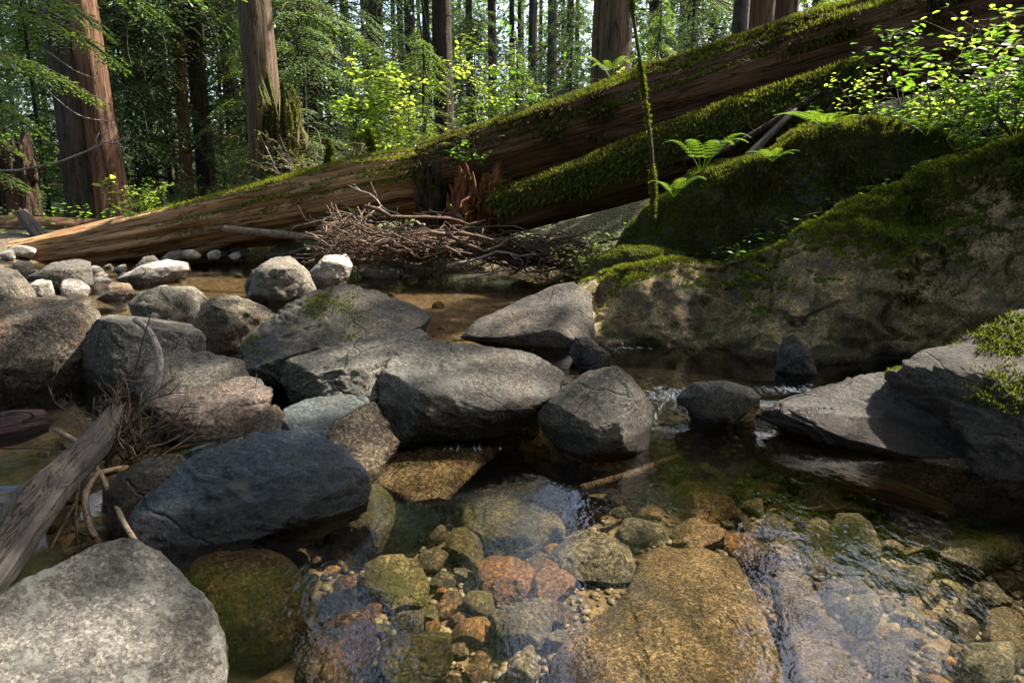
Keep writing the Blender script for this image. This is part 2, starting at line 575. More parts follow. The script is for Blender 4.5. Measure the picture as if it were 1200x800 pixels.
M['drift_pale'] = bark_mat('drift_pale', (0.2, 0.175, 0.15), (0.46, 0.42, 0.38), 20, 20, bump=0.4)
M['stick_brown'] = bark_mat('stick_brown', (0.05, 0.029, 0.021), (0.235, 0.148, 0.105), 16, 16, bump=0.4)
M['stick_tan'] = bark_mat('stick_tan', (0.11, 0.075, 0.05), (0.33, 0.25, 0.18), 16, 16, bump=0.4)
M['bark_purple'] = bark_mat('bark_purple', (0.012, 0.006, 0.008), (0.07, 0.035, 0.042), 10, 1, axis='X', obj=True, bump=1.0, rough=0.35)
M['rot_red'] = bark_mat('rot_red', (0.06, 0.02, 0.009), (0.42, 0.15, 0.055), 14, 1.2, bump=1.2)
M['stump_dark'] = bark_mat('stump_dark', (0.02, 0.012, 0.009), (0.10, 0.055, 0.035), 9, 0.8, bump=1.1)
M['stump_moss'] = bark_mat('stump_moss', (0.04, 0.03, 0.014), (0.17, 0.12, 0.06), 9, 0.8, moss=0.5, mosscol=(0.07, 0.08, 0.012), bump=1.0)
M['cone'] = bark_mat('cone', (0.02, 0.012, 0.007), (0.12, 0.075, 0.04), 30, 30, bump=0.5)

# ------------------------------------------------------------------ terrain and water
def level(x, y):
    """height of the water: an upper pool that spills over the rocks into the lower one"""
    x = np.asarray(x, float); y = np.asarray(y, float)
    yb = 3.15 - 1.15 * sstep(-0.7, -1.6, x) + 0.1 * np.sin(x * 3.0)
    return 0.12 * sstep(-0.16, 0.16, y - yb)


def ground_z(x, y):
    x = np.asarray(x, float); y = np.asarray(y, float)
    sh = x.shape
    xf, yf = x.ravel(), y.ravel()
    P = np.stack([xf, yf, 0 * xf], 1)
    n1 = fbm(P * 0.9, 4)
    n2 = fbm(P * 0.12 + 5.0, 3)
    lv = level(xf, yf)
    depth = 0.17 + 0.15 * sstep(3.35, 3.0, yf) * sstep(-2.0, -0.8, xf)
    z = lv - depth + 0.045 * n1
    # shallows by the left bar
    z += 0.14 * np.exp(-(((xf + 5.2) / 1.9) ** 2 + ((yf - 8.4) / 1.6) ** 2))
    # far shore
    ys = 10.1 - 1.3 * sstep(-2.2, -1.2, xf) + 0.25 * n1
    far = sstep(0.0, 1.5, yf - ys)
    z += far * (0.52 + 0.10 * n1) + np.clip(yf - 11, 0, 60) * 0.02 * far
    z += np.clip(yf - 38, 0, 400) * 0.10
    # right bank
    hb = np.clip(xf - 0.6, 0, 30)
    bank = sstep(4.7, 5.7, yf) * (0.46 * hb * np.where(hb < 14, 1, 14 / np.maximum(hb, 1e-3)) * (1 - 0.5 * sstep(9, 24, yf)))
    near = (1 - sstep(4.7, 5.7, yf)) * sstep(3.9, 6.0, xf) * (0.9 + 0.35 * np.clip(xf - 5, 0, 14))
    z += bank + near
    # left bank, out of the picture
    z += sstep(-6.6, -8.5, xf) * (0.45 + 0.2 * np.clip(-8 - xf, 0, 20)) * (1 - far)
    z += 0.35 * n2 * sstep(9, 16, yf)
    z += np.clip(-1.5 - yf, 0, 40) * 0.05
    return z.reshape(sh)


def spaced(lo, hi, a, b, fine, ratio=1.16):
    xs = list(np.arange(a, b + 1e-6, fine))
    s = fine
    x = b
    while x < hi:
        s *= ratio
        x += s
        xs.append(min(x, hi))
    s, x, left = fine, a, []
    while x > lo:
        s *= ratio
        x -= s
        left.append(max(x, lo))
    return np.array(left[::-1] + xs)


def grid_mesh(xs, ys, zf):
    X, Y = np.meshgrid(xs, ys)
    Z = zf(X, Y)
    V = np.stack([X.ravel(), Y.ravel(), Z.ravel()], 1)
    nx = len(xs)
    i, j = np.meshgrid(np.arange(len(xs) - 1), np.arange(len(ys) - 1))
    a = (j * nx + i).ravel()
    F = np.stack([a, a + 1, a + nx + 1, a + nx], 1)
    return V, F


m, nt, p = mat_new('forest_floor_and_bed')
g = NT(nt)
geo = g.n('ShaderNodeNewGeometry'); pos = geo.outputs['Position']
sp = g.n('ShaderNodeSeparateXYZ'); g.link(pos, sp.inputs[0])
vor = g.n('ShaderNodeTexVoronoi'); vor.inputs['Scale'].default_value = 22; g.link(pos, vor.inputs['Vector'])
sc_ = g.n('ShaderNodeSeparateColor'); g.link(vor.outputs['Color'], sc_.inputs[0])
bed = g.mix(g.noise(pos, 3, 5, 0.65), (0.05, 0.036, 0.018), (0.15, 0.10, 0.05))
bed = g.mix(0.7, bed, g.mix(1.0, bed, g.ramp(sc_.outputs[0], [(0, .4), (.5, 1.0), (1, 1.7)]), 'MULTIPLY'))
lit = g.mix(g.noise(pos, 14, 6, 0.7), (0.025, 0.017, 0.01), (0.14, 0.095, 0.058))
gm = g.mix(g.noise(pos, 9, 5, 0.7), (0.012, 0.022, 0.005), (0.075, 0.095, 0.016))
lit = g.mix(g.ramp(g.noise(pos, 1.1, 5, 0.65), [(0.42, 0.0), (0.56, 1.0)]), lit, gm)
g.link(g.mix(g.mapr(sp.outputs[2], 0.12, 0.3), bed, lit), p.inputs['Base Color'])
p.inputs['Roughness'].default_value = 0.8
b = g.bump(vor.outputs['Distance'], 0.8, 0.03)
g.link(g.bump(g.noise(pos, 30, 5, 0.7), 0.7, 0.02, b), p.inputs['Normal'])
M['ground'] = m

xs = spaced(-400, 400, -9, 8, 0.085)
ys = spaced(-60, 500, 0.2, 13, 0.085)
V, F = grid_mesh(xs, ys, ground_z)
mb = MB(); mb.add(V, F)
o = build('ground', mb, M['ground'], (0, 0, 0)); tag(o, kind='structure')


def water_z(X, Y):
    sh = X.shape
    P = np.stack([X.ravel(), Y.ravel(), 0 * X.ravel()], 1)
    z = level(X, Y).ravel()
    yb = 3.15 - 1.15 * sstep(-0.7, -1.6, P[:, 0])
    near = np.exp(-((P[:, 1] - yb) / 0.35) ** 2) * sstep(-0.6, 0.1, P[:, 0])
    z = z + near * 0.016 * fbm(P * np.array([5, 9, 1]), 3) + 0.002 * fbm(P * np.array([7, 3, 1]) + 3, 3)
    return z.reshape(sh)


m, nt, p = mat_new('creek_water')
nt.nodes.remove(p)
g = NT(nt)
geo = g.n('ShaderNodeNewGeometry'); pos = geo.outputs['Position']
h1 = g.noise(g.mapping(pos, (7.0, 4.4, 1), (0, 0, R(14))), 1.0, 3, 0.5, 1.4)
h2 = g.noise(g.mapping(pos, (22, 12, 1), (0, 0, R(-12))), 1.0, 2, 0.5, 2.0)
nb = g.bump(h2, 0.16, 0.006, g.bump(h1, 0.11, 0.022))
fr = g.n('ShaderNodeFresnel'); fr.inputs[0].default_value = 1.57; g.link(nb, fr.inputs[1])
tr = g.n('ShaderNodeBsdfTransparent'); tr.inputs[0].default_value = (0.91, 0.86, 0.72, 1)
gl = g.n('ShaderNodeBsdfGlossy'); gl.inputs['Roughness'].default_value = 0.0; g.link(nb, gl.inputs['Normal'])
mx = g.n('ShaderNodeMixShader')
g.link(fr.outputs[0], mx.inputs[0]); g.link(tr.outputs[0], mx.inputs[1]); g.link(gl.outputs[0], mx.inputs[2])
# broken white water where the pool spills
at = g.n('ShaderNodeAttribute'); at.attribute_name = 'foam'
fn = g.noise(g.mapping(pos, (34, 9, 1), (0, 0, R(18))), 1.0, 5, 0.6, 1.6)
ff = g.ramp(g.math('ADD', g.math('MULTIPLY', at.outputs['Fac'], 0.34), fn), [(0.74, 0.0), (0.95, 0.6)])
wd = g.n('ShaderNodeBsdfDiffuse'); wd.inputs[0].default_value = (0.75, 0.78, 0.8, 1)
mf = g.n('ShaderNodeMixShader')
g.link(ff, mf.inputs[0]); g.link(mx.outputs[0], mf.inputs[1]); g.link(wd.outputs[0], mf.inputs[2])
g.link(mf.outputs[0], nt.nodes['Material Output'].inputs[0])
M['water'] = m
xs = spaced(-14, 12, -4, 4, 0.045, 1.06); ys = spaced(-6, 12, 0.4, 6, 0.045, 1.06)
V, F = grid_mesh(xs, ys, water_z)
mb = MB(); mb.add(V, F)
wo = build('water', mb, M['water'], (0, 0, 0)); tag(wo, kind='structure')
fo = np.zeros(len(V))
for (px, py, zz, rx, ry, a) in [(700, 445, .12, .5, .25, .55), (790, 470, .08, .2, .2, .9), (930, 470, .06, .35, .12, 1.0), (640, 470, .06, .15, .1, .9), (760, 490, .02, .12, .12, .8), (620, 415, .12, .3, .2, .3), (540, 520, 0.02, .3, .06, .7), (740, 408, .12, .25, .1, .7)]:
    c = atz(px, py, zz)
    fo = np.maximum(fo, a * np.exp(-(((V[:, 0] - c[0]) / rx) ** 2 + ((V[:, 1] - c[1]) / ry) ** 2)))
fa = wo.data.attributes.new('foam', 'FLOAT', 'POINT')
fa.data.foreach_set('value', fo.astype(np.float32))


# ------------------------------------------------------------------ rocks
def poly_centroid(P):
    x, y = P[:, 0], P[:, 1]
    x2, y2 = np.roll(x, -1), np.roll(y, -1)
    a = x * y2 - x2 * y
    A = a.sum() / 2
    return np.array([((x + x2) * a).sum() / (6 * A), ((y + y2) * a).sum() / (6 * A)])


ROCKV = {}


def worley(p):
    i = np.floor(p).astype(np.int64)
    f1 = np.full(len(p), 9.0); f2 = np.full(len(p), 9.0); cid = np.zeros(len(p))
    for dx in (-1, 0, 1):
        for dy in (-1, 0, 1):
            for dz in (-1, 0, 1):
                c = i + np.array([dx, dy, dz])
                h = _hash(c[:, 0], c[:, 1], c[:, 2])
                h2 = _hash(c[:, 1] + 57, c[:, 2] - 13, c[:, 0] + 91)
                j = np.stack([(h & 15) / 15.0, (h >> 4) / 15.0, (h2 & 15) / 15.0], 1)
                d = np.linalg.norm(c + j - p, axis=1)
                nw = d < f1
                f2 = np.where(nw, f1, np.minimum(f2, d))
                cid = np.where(nw, (h2 >> 4) / 15.0, cid)
                f1 = np.where(nw, d, f1)
    return f1, f2, cid


def rock(name, label, poly, base, zw, D, mat, sub=0.2, k=0.55, facets=(), nf=3, fr=(0.82, 0.96), seed=0, n=6, amp=0.045, box=3.2, crack=0.007, chip=0.05, group=None, cat='rock', strata=0.0, tilt=0.3, flat=0.0, anchor=False):
    """a boulder with its own place, outline and thickness: poly is its outline, base its waterline, D its half-thickness in metres"""
    rng = np.random.RandomState(seed + 11)
    P = np.array(poly, float)
    c = poly_centroid(P)
    r = unit(pdir(*c))
    ray = r
    if flat:  # lie on the bed: tip the slab's thickness towards the vertical
        r = unit(r * (1 - flat) + np.array([0, 0.02, -1.0]) * flat)
    right = unit(np.cross(r, [0, 0, 1.0]))
    up = np.cross(right, r)
    B = atz(base[0], base[1], zw)
    if flat:
        cz = B if anchor else atz(c[0], c[1], zw)
        dist = float(np.dot(cz - CAM, r)) + k * D * 0
        C = CAM + ray * (dist / np.dot(ray, r))
    else:
        dist = float(np.dot(B - CAM, r)) + k * D
        C = CAM + r * dist
    L = []
    for q in P:
        d = pdir(*q)
        t = dist / np.dot(d, r)
        w = CAM + d * t - C
        L.append((np.dot(w, right), np.dot(w, up)))
    L = np.array(L)
    vm = abs(L[:, 1].min())
    L[:, 1] -= np.where(L[:, 1] < 0, sub * np.minimum(1, -L[:, 1] / vm), 0)
    th = np.linspace(-math.pi, math.pi, 720, endpoint=False)
    ct, st = np.cos(th), np.sin(th)
    Rr = np.zeros(720)
    for i in range(len(L)):
        a, b = L[i], L[(i + 1) % len(L)]
        e = b - a
        den = ct * e[1] - st * e[0]
        den = np.where(abs(den) < 1e-9, 1e-9, den)
        t = (a[0] * e[1] - a[1] * e[0]) / den
        s = (a[0] * st - a[1] * ct) / den
        ok = (s >= -1e-4) & (s <= 1.0001) & (t > 0)
        Rr = np.where(ok & (t > Rr), t, Rr)
    Rr[Rr <= 0] = np.median(Rr)
    kern = np.array([1, 2, 1.]); kern /= kern.sum()
    Rr = np.convolve(np.concatenate([Rr[-1:], Rr, Rr[:1]]), kern, 'valid')
    dv, fc = ico(n)
    s = (1 - np.clip(abs(dv[:, 2]), 0, 1) ** box) ** (1 / box)
    ang = np.arctan2(dv[:, 1], dv[:, 0])
    Ra = np.interp(ang, np.append(th, math.pi), np.append(Rr, Rr[0]))
    q = (Ra * np.cos(ang) * s)[:, None] * right + (Ra * np.sin(ang) * s)[:, None] * up - (D * dv[:, 2])[:, None] * r
    size = float(np.mean(Rr))
    # flat faces: given ones first, then random ones that mostly leave the outline alone
    pl = [(unit(np.array(f[:3], float)), f[3]) for f in facets]
    for _ in range(nf):
        nv = unit(rng.normal(size=3) + np.array([0, -0.5, 0.5]))
        pl.append((nv, rng.uniform(*fr)))
    for nv, f in pl:
        h = q @ nv
        lim = f * h.max()
        q = q - np.outer(np.clip(h - lim, 0, None) * 0.93, nv)
    N = unit(q)
    pn = q / size
    off = seed * 3.71
    disp = amp * (fbm(pn * 1.4 + off, 3) * 0.7 + 0.45 * fbm(pn * 5 + off, 4)) * size
    if chip > 0 and n >= 5:
        f1, f2, cid = worley(pn * np.array([1.9, 1.9, 2.4]) + 0.25 * fbm(pn * 2 + off, 2)[:, None] + off)
        disp += chip * size * ((cid - 0.5) * np.clip((f2 - f1) / 0.22, 0, 1))
        f1, f2, cid = worley(pn * np.array([4.2, 4.2, 6.0]) + 0.3 * fbm(pn * 3 + off, 2)[:, None] + off + 7)
        disp += chip * 0.22 * size * ((cid - 0.5) * np.clip((f2 - f1) / 0.3, 0, 1))
    if n >= 6:
        disp += amp * 0.2 * size * fbm(pn * 15 + off, 4)
        if n >= 7:
            disp += amp * 0.1 * size * fbm(pn * 44 + off, 3)
    if crack > 0 and n >= 5:
        rg = abs(fbm(pn * np.array([1.3, 1.3, 2.0]) + off + 9, 3))
        disp -= crack * size * np.exp(-(rg / 0.035) ** 2) * 1.3
        rg2 = abs(perlin(pn * 2.7 + off + 31))
        disp -= crack * 0.5 * size * np.exp(-(rg2 / 0.03) ** 2)
    if strata > 0:
        ax = unit(np.array([tilt, 0.2, 1.0]))
        hh = (pn @ ax) * 6 + 0.9 * fbm(pn * 1.6 + off, 3)
        fh = hh % 1.0
        disp += strata * size * (np.where(fh < .82, fh / .82, (1 - fh) / .18) - 0.5) * (.4 + sstep(-.4, .4, fbm(pn * 1.1 + off + 5, 2)))
    q = q + N * disp[:, None]
    W = C + q
    mb = MB(); mb.add(W, fc)
    o = build(name, mb, M[mat] if isinstance(mat, str) else mat)
    tag(o, label, cat, group)
    ROCKV[o.name] = (W, fc)
    return o


def ell(cx, cy, w, h, rot=0, seed=0, jag=0.12, n=11):
    rng = np.random.RandomState(seed + 3)
    a = np.linspace(0, 2 * math.pi, n, endpoint=False) + rng.uniform(-.12, .12, n)
    rr = 1 + rng.uniform(-jag, jag, n)
    x = np.sign(np.cos(a)) * abs(np.cos(a)) ** 0.8 * w / 2 * rr
    y = np.sign(np.sin(a)) * abs(np.sin(a)) ** 0.8 * h / 2 * rr
    c, s = math.cos(R(rot)), math.sin(R(rot))
    return np.stack([cx + x * c - y * s, cy + x * s + y * c], 1)


TOP = lambda f: (0.0, -0.25, 1.0, f)
# --- emergent rocks, left to right and back to front
rock('boulder', 'broad rounded boulder at the left edge, rusty stained towards the water', [(-60, 385), (-40, 362), (0, 354), (40, 351), (85, 353), (112, 366), (121, 386), (110, 412), (96, 440), (60, 447), (0, 448), (-50, 446)], (40, 447), .12, .45, 'granite_tan', seed=1, n=7, amp=.05, nf=3, facets=[(-.1, -.35, .95, .62), (0.25, -1, .1, .8)])
rock('boulder', 'large angular grey boulder with a sunlit flat top, behind the curved pale branch', [(93, 440), (93, 410), (108, 380), (130, 362), (160, 355), (192, 362), (225, 378), (240, 396), (238, 410), (215, 428), (190, 440), (150, 455), (118, 462), (97, 455)], (130, 458), .12, .38, 'granite', seed=2, n=7, amp=.035, nf=2, facets=[(.15, .15, 1, .55), (-.55, -.8, .1, .6), (.5, -.75, .15, .65)], strata=.015, tilt=.9)
rock('boulder', 'low dark rounded rock behind the flat topped grey boulder', [(150, 356), (165, 343), (190, 336), (225, 336), (243, 350), (242, 370), (225, 384), (190, 384), (160, 375)], (200, 380), .12, .35, 'granite', seed=3, amp=.07)
rock('boulder', 'dark brown rough boulder between two grey angular rocks', [(230, 378), (236, 358), (255, 346), (275, 345), (305, 358), (324, 370), (320, 388), (300, 398), (280, 408), (255, 406), (238, 400)], (270, 407), .12, .3, 'granite_tan', seed=4, amp=.07, strata=.02, facets=[(.2, -.2, 1, .75)])
rock('boulder', 'long dark wedge shaped boulder with a ridge, at the edge of the upper pool', [(270, 420), (300, 395), (335, 365), (365, 350), (400, 345), (440, 350), (480, 365), (503, 379), (498, 390), (460, 410), (420, 425), (370, 442), (320, 445), (285, 437)], (380, 440), .12, .5, 'granite_dark', sub=.12, seed=5, n=7, amp=.04, nf=3, flat=.28, anchor=True, strata=.028, tilt=.5, facets=[(-.25, -.5, .85, .5), (.35, -.5, .85, .55)])
rock('boulder', 'rough grey block with a dark overhanging end, left of the broad speckled boulder', [(322, 430), (345, 420), (400, 403), (450, 392), (495, 389), (502, 402), (480, 425), (460, 450), (440, 478), (400, 480), (370, 468), (345, 470), (330, 455)], (400, 478), .12, .2, 'granite', sub=.08, flat=.38, anchor=True, seed=6, n=7, amp=.045, facets=[(-.1, -.25, 1, .5), (-.7, -.7, -.1, .7)], strata=.04, tilt=-.6)
rock('boulder', 'broad speckled grey boulder in the middle of the creek, tapering to the right', [(438, 485), (447, 452), (463, 425), (485, 402), (520, 400), (580, 409), (620, 418), (655, 432), (661, 445), (650, 466), (620, 485), (575, 497), (530, 500), (490, 503), (465, 512), (445, 503)], (510, 508), .05, .2, 'granite', sub=.06, flat=.42, anchor=True, seed=7, n=7, amp=.035, nf=2, facets=[(.02, -.35, 1, .5), (.3, -.55, .8, .62), (-.5, -.8, .3, .75)], strata=.022, tilt=.7)
rock('boulder', 'small grey rock with cracked top, among rocks left of the grey block', [(160, 452), (180, 428), (213, 411), (235, 417), (262, 422), (287, 430), (294, 446), (272, 458), (235, 468), (190, 470), (168, 465)], (230, 468), .12, .15, 'granite', flat=.35, anchor=True, seed=8, amp=.06, facets=[(.1, -.3, 1, .6)])
rock('boulder', 'pinkish layered rock with pale ragged edge beside the twig bundle', [(180, 478), (200, 464), (230, 458), (270, 450), (300, 446), (319, 462), (313, 480), (287, 495), (255, 506), (225, 506), (198, 498)], (250, 506), .1, .15, 'rock_red', flat=.35, anchor=True, seed=9, n=7, amp=.06, strata=.035, tilt=-.25, facets=[(.05, -.35, 1, .6)])
rock('rock', 'flat greenish grey stone with a split corner, above the dark blue rock', [(333, 482), (360, 470), (400, 466), (432, 474), (442, 490), (405, 508), (372, 524), (345, 514), (330, 498)], (372, 524), .03, .13, 'rock_green', flat=.4, anchor=True, seed=10, amp=.05, facets=[(0, -.35, 1, .55)])
rock('rock', 'brown grey stone wedged between the pinkish rock and the greenish stone', [(276, 508), (293, 488), (325, 481), (339, 495), (340, 517), (312, 523), (285, 521)], (310, 523), .03, .12, 'granite_tan', flat=.35, anchor=True, seed=12, amp=.06)
rock('boulder', 'large dark blue rock sloping into the lower pool', [(152, 610), (180, 572), (215, 543), (268, 522), (330, 514), (378, 525), (412, 541), (432, 560), (425, 580), (370, 598), (300, 618), (250, 634), (200, 648), (168, 645)], (300, 616), -.02, .2, 'slate_blue', sub=.12, flat=.35, anchor=True, seed=13, n=7, amp=.05, nf=2, facets=[(-.05, -.45, .95, .5), (.15, -.8, .5, .6)], strata=.03, tilt=.5)
rock('boulder', 'rounded grey rock under the dead twigs, left of the dark blue rock', [(123, 578), (138, 556), (170, 537), (210, 532), (226, 545), (205, 565), (180, 598), (150, 612), (128, 602)], (150, 608), .02, .2, 'granite_tan', seed=14, amp=.05)
rock('boulder', 'big pale rounded boulder filling the lower left corner', [(-90, 760), (-20, 712), (50, 676), (110, 648), (152, 640), (184, 653), (215, 682), (242, 712), (254, 748), (256, 800), (252, 880), (200, 960), (60, 980), (-100, 960)], (150, 860), 0, .34, 'boulder_pale', sub=.02, k=.5, seed=15, n=7, amp=.035, nf=3, facets=[(.25, -.4, .9, .66), (.75, -.5, .3, .8)])
rock('boulder', 'angular dark grey boulder with a pointed top, right of the broad speckled boulder', [(630, 484), (650, 464), (667, 449), (690, 434), (722, 428), (747, 450), (766, 474), (776, 500), (766, 520), (730, 534), (690, 536), (655, 523), (636, 502)], (705, 532), -.03, .19, 'granite_low', sub=.02, flat=.15, anchor=True, seed=16, n=7, amp=.03, nf=3, facets=[(-.25, -.5, .85, .52), (.75, -.6, .25, .62), (-.7, -.7, .1, .7)], strata=.012, tilt=-.8)
rock('rock', 'small wet stone at the waterline between the two central boulders', ell(617, 491, 34, 24, 0, 1), (617, 503), .02, .06, 'wet_brown', seed=17, n=5, amp=.05, sub=.05)
rock('rock', 'small dark rock in the current below the mossy cliff', [(666, 412), (675, 394), (690, 395), (716, 415), (706, 430), (682, 428)], (690, 429), .12, .13, 'granite_dark', seed=18, n=6, amp=.09, sub=.08)
rock('rock', 'low rounded stone with water sliding round it, right of the pointed boulder', [(793, 462), (812, 448), (850, 446), (880, 454), (892, 466), (860, 480), (820, 478)], (840, 478), .09, .17, 'granite_low', seed=19, amp=.03, sub=.1, nf=2)
rock('rock', 'small pointed rock standing in the dark water at the foot of the cliff', [(908, 428), (917, 396), (930, 391), (948, 408), (960, 432), (932, 440)], (930, 436), .12, .13, 'wet_slab', seed=20, amp=.08, sub=.08)
rock('boulder', 'wet sloping slab of bedrock sliding into the lower pool at right', [(885, 488), (930, 466), (990, 452), (1040, 440), (1075, 446), (1110, 470), (1145, 520), (1135, 536), (1060, 528), (960, 510)], (1060, 532), .0, .11, 'wet_slab', sub=.06, k=.5, flat=.55, anchor=True, seed=21, n=7, amp=.03, nf=3, facets=[(-.15, -.5, .85, .4)], crack=.012, strata=.04, tilt=.6)
rock('boulder', 'cracked grey bedrock block with moss in its joints at the right edge', [(1035, 446), (1045, 432), (1090, 420), (1120, 408), (1150, 394), (1200, 368), (1320, 320), (1420, 420), (1400, 580), (1290, 585), (1200, 562), (1145, 535), (1110, 480)], (1190, 562), .0, .17, 'wet_slab', sub=.1, k=.5, flat=.48, anchor=True, seed=121, n=7, amp=.05, nf=2, facets=[(-.3, -.4, .9, .52), (-.5, -.85, .3, .6)], crack=.02, strata=.045, tilt=.5, chip=.06)
rock('boulder', 'brown submerged ledge below the wet sloping slab', [(860, 492), (930, 498), (1000, 512), (1080, 528), (1200, 545), (1340, 560), (1360, 600), (1200, 580), (1090, 572), (1010, 556), (940, 540), (880, 515)], (1040, 556), -.12, .25, 'bed_brown', sub=.2, seed=22, amp=.05, nf=4)
rock('boulder', 'flat golden slab awash below the broad speckled boulder', [(412, 548), (450, 524), (500, 506), (560, 492), (602, 486), (606, 500), (582, 530), (546, 562), (515, 592), (480, 586), (440, 565)], (515, 592), -.055, .05, 'wet_gold', sub=.03, seed=23, n=7, amp=.018, nf=1, chip=.03, flat=.9, box=2.4)
rock('rock', 'brown sloping rock between the greenish stone and the golden slab', [(372, 535), (386, 505), (412, 485), (440, 475), (455, 500), (468, 515), (440, 533), (402, 550)], (405, 548), -.02, .1, 'wet_gold', flat=.4, anchor=True, seed=24, amp=.04)
# far side of the upper pool
far = [
    ('pale boulder cut by the left edge, in front of the orange log', [(-40, 330), (-20, 316), (0, 311), (20, 317), (40, 339), (50, 351), (20, 361), (-20, 362)], (10, 359), .3, 'granite', 31),
    ('white egg shaped stone leaning on the pale boulder at the left edge', [(30, 337), (44, 326), (60, 329), (66, 345), (56, 353), (38, 351)], (52, 352), .13, 'stone_sunlit', 32),
    ('rounded grey boulder on the stone bar in front of the split log', [(34, 324), (60, 308), (90, 303), (106, 307), (110, 330), (100, 342), (70, 344), (45, 336)], (80, 343), .28, 'granite', 33),
    ('small grey stone behind the white egg shaped stone', [(8, 318), (20, 306), (36, 306), (42, 318), (34, 327), (14, 326)], (24, 326), .14, 'granite', 34),
    ('long low stone with a sunlit top, left of the glittering water', [(134, 324), (165, 311), (195, 304), (220, 307), (222, 316), (192, 327), (160, 333)], (170, 331), .25, 'stone_sunlit', 35),
    ('triangular grey boulder standing in the sunlit upper pool', [(287, 348), (300, 315), (320, 301), (340, 299), (360, 317), (371, 336), (366, 348), (330, 354)], (330, 351), .28, 'granite', 36),
    ('sunlit pale rock right behind the triangular boulder', [(362, 318), (380, 300), (406, 297), (414, 312), (402, 330), (372, 334)], (390, 331), .25, 'stone_sunlit', 37),
    ('grey green rock touching the left flank of the triangular boulder', [(286, 330), (296, 316), (308, 313), (312, 328), (300, 337), (288, 336)], (298, 336), .15, 'granite_dark', 38),
    ('pointed stone behind the triangular boulder, below the driftwood', [(306, 298), (330, 284), (352, 280), (364, 292), (345, 303), (320, 305)], (335, 303), .22, 'granite', 39),
    ('flat wet stone at the edge of the driftwood pile', ell(446, 319, 50, 12, 0, 5), (446, 325), .15, 'wet_slab', 40),
    ('small dark pointed stone by the lower edge of the split log', [(152, 313), (168, 301), (180, 299), (190, 308), (180, 315)], (170, 315), .12, 'granite_dark', 41),
    ('rounded stone with a mossy side in front of the split log', [(184, 305), (198, 295), (212, 292), (220, 300), (214, 308), (196, 310)], (200, 310), .15, 'granite', 42),
    ('large sunlit stone under the weathered plank', [(232, 283), (248, 272), (290, 269), (300, 276), (285, 287), (250, 290)], (262, 290), .3, 'stone_sunlit', 43),
    ('sandy brown stone at the water by the stone bar', [(112, 345), (130, 330), (150, 332), (162, 341), (140, 349)], (140, 349), .15, 'granite_tan', 44),
]
for k, (lb, po, ba, D, mt, sd) in enumerate(far):
    zz = .12 if ba[1] > 309 else (.16 if ba[1] > 302 else .3)
    rock('boulder' if D > .2 else 'rock', lb, po, ba, zz, D, mt, seed=sd, n=6, amp=.06, sub=.12, facets=[(.1, -.2, 1, .7)])

# --- stones on the bed of the lower pool, seen through the water: (label, x, y, w, h, tilt, material, seed, half thickness, lift)
bed = [
    ('big golden granite slab under clear water at the bottom of the picture', None, 'bed_gold', 50, .07, .16),
    ('long narrow granite slab beside the big golden slab', None, 'bed_gold', 51, .06, .12),
    ('half sunken dark speckled boulder beside the big pale boulder', None, 'bed_brown', 52, .14, .14),
    ('wet rust brown stone breaking the surface at the bottom', None, 'wet_brown', 53, .12, .2),
    ('wide olive slab under water in front of the golden slab', None, 'bed_olive', 54, .10, .04),
    ('dark olive rock sunk below the tip of the dark blue rock', None, 'bed_olive', 55, .2, .06),
]
polys = [
    [(640, 780), (668, 748), (720, 720), (750, 660), (762, 646), (820, 646), (862, 660), (885, 700), (900, 745), (915, 800), (900, 880), (760, 900), (650, 860)],
    [(902, 682), (915, 672), (945, 682), (965, 720), (985, 760), (1010, 830), (985, 860), (940, 820), (915, 740)],
    [(212, 685), (222, 660), (255, 653), (300, 660), (345, 675), (366, 700), (352, 735), (320, 758), (275, 762), (255, 745), (225, 720)],
    [(345, 800), (368, 765), (400, 742), (440, 734), (442, 748), (420, 775), (385, 815), (355, 830)],
    [(538, 605), (560, 588), (610, 576), (650, 578), (668, 600), (660, 630), (615, 650), (575, 648), (545, 628)],
    [(395, 620), (420, 575), (450, 560), (490, 575), (505, 600), (480, 640), (440, 655), (405, 650)],
]
bases = [(770, 830), (950, 800), (290, 760), (385, 815), (600, 650), (440, 655)]
for (lb, _, mt, sd, D, lift), po, ba in zip(bed, polys, bases):
    rock('boulder', lb, po, ba, -.32 + lift, D, mt, sub=.03, seed=sd, n=7 if sd in (50, 52, 53) else 6, amp=.03, nf=3, box=3.0, crack=.008, chip=.05, flat=.93 if sd in (50, 51, 54) else .75)
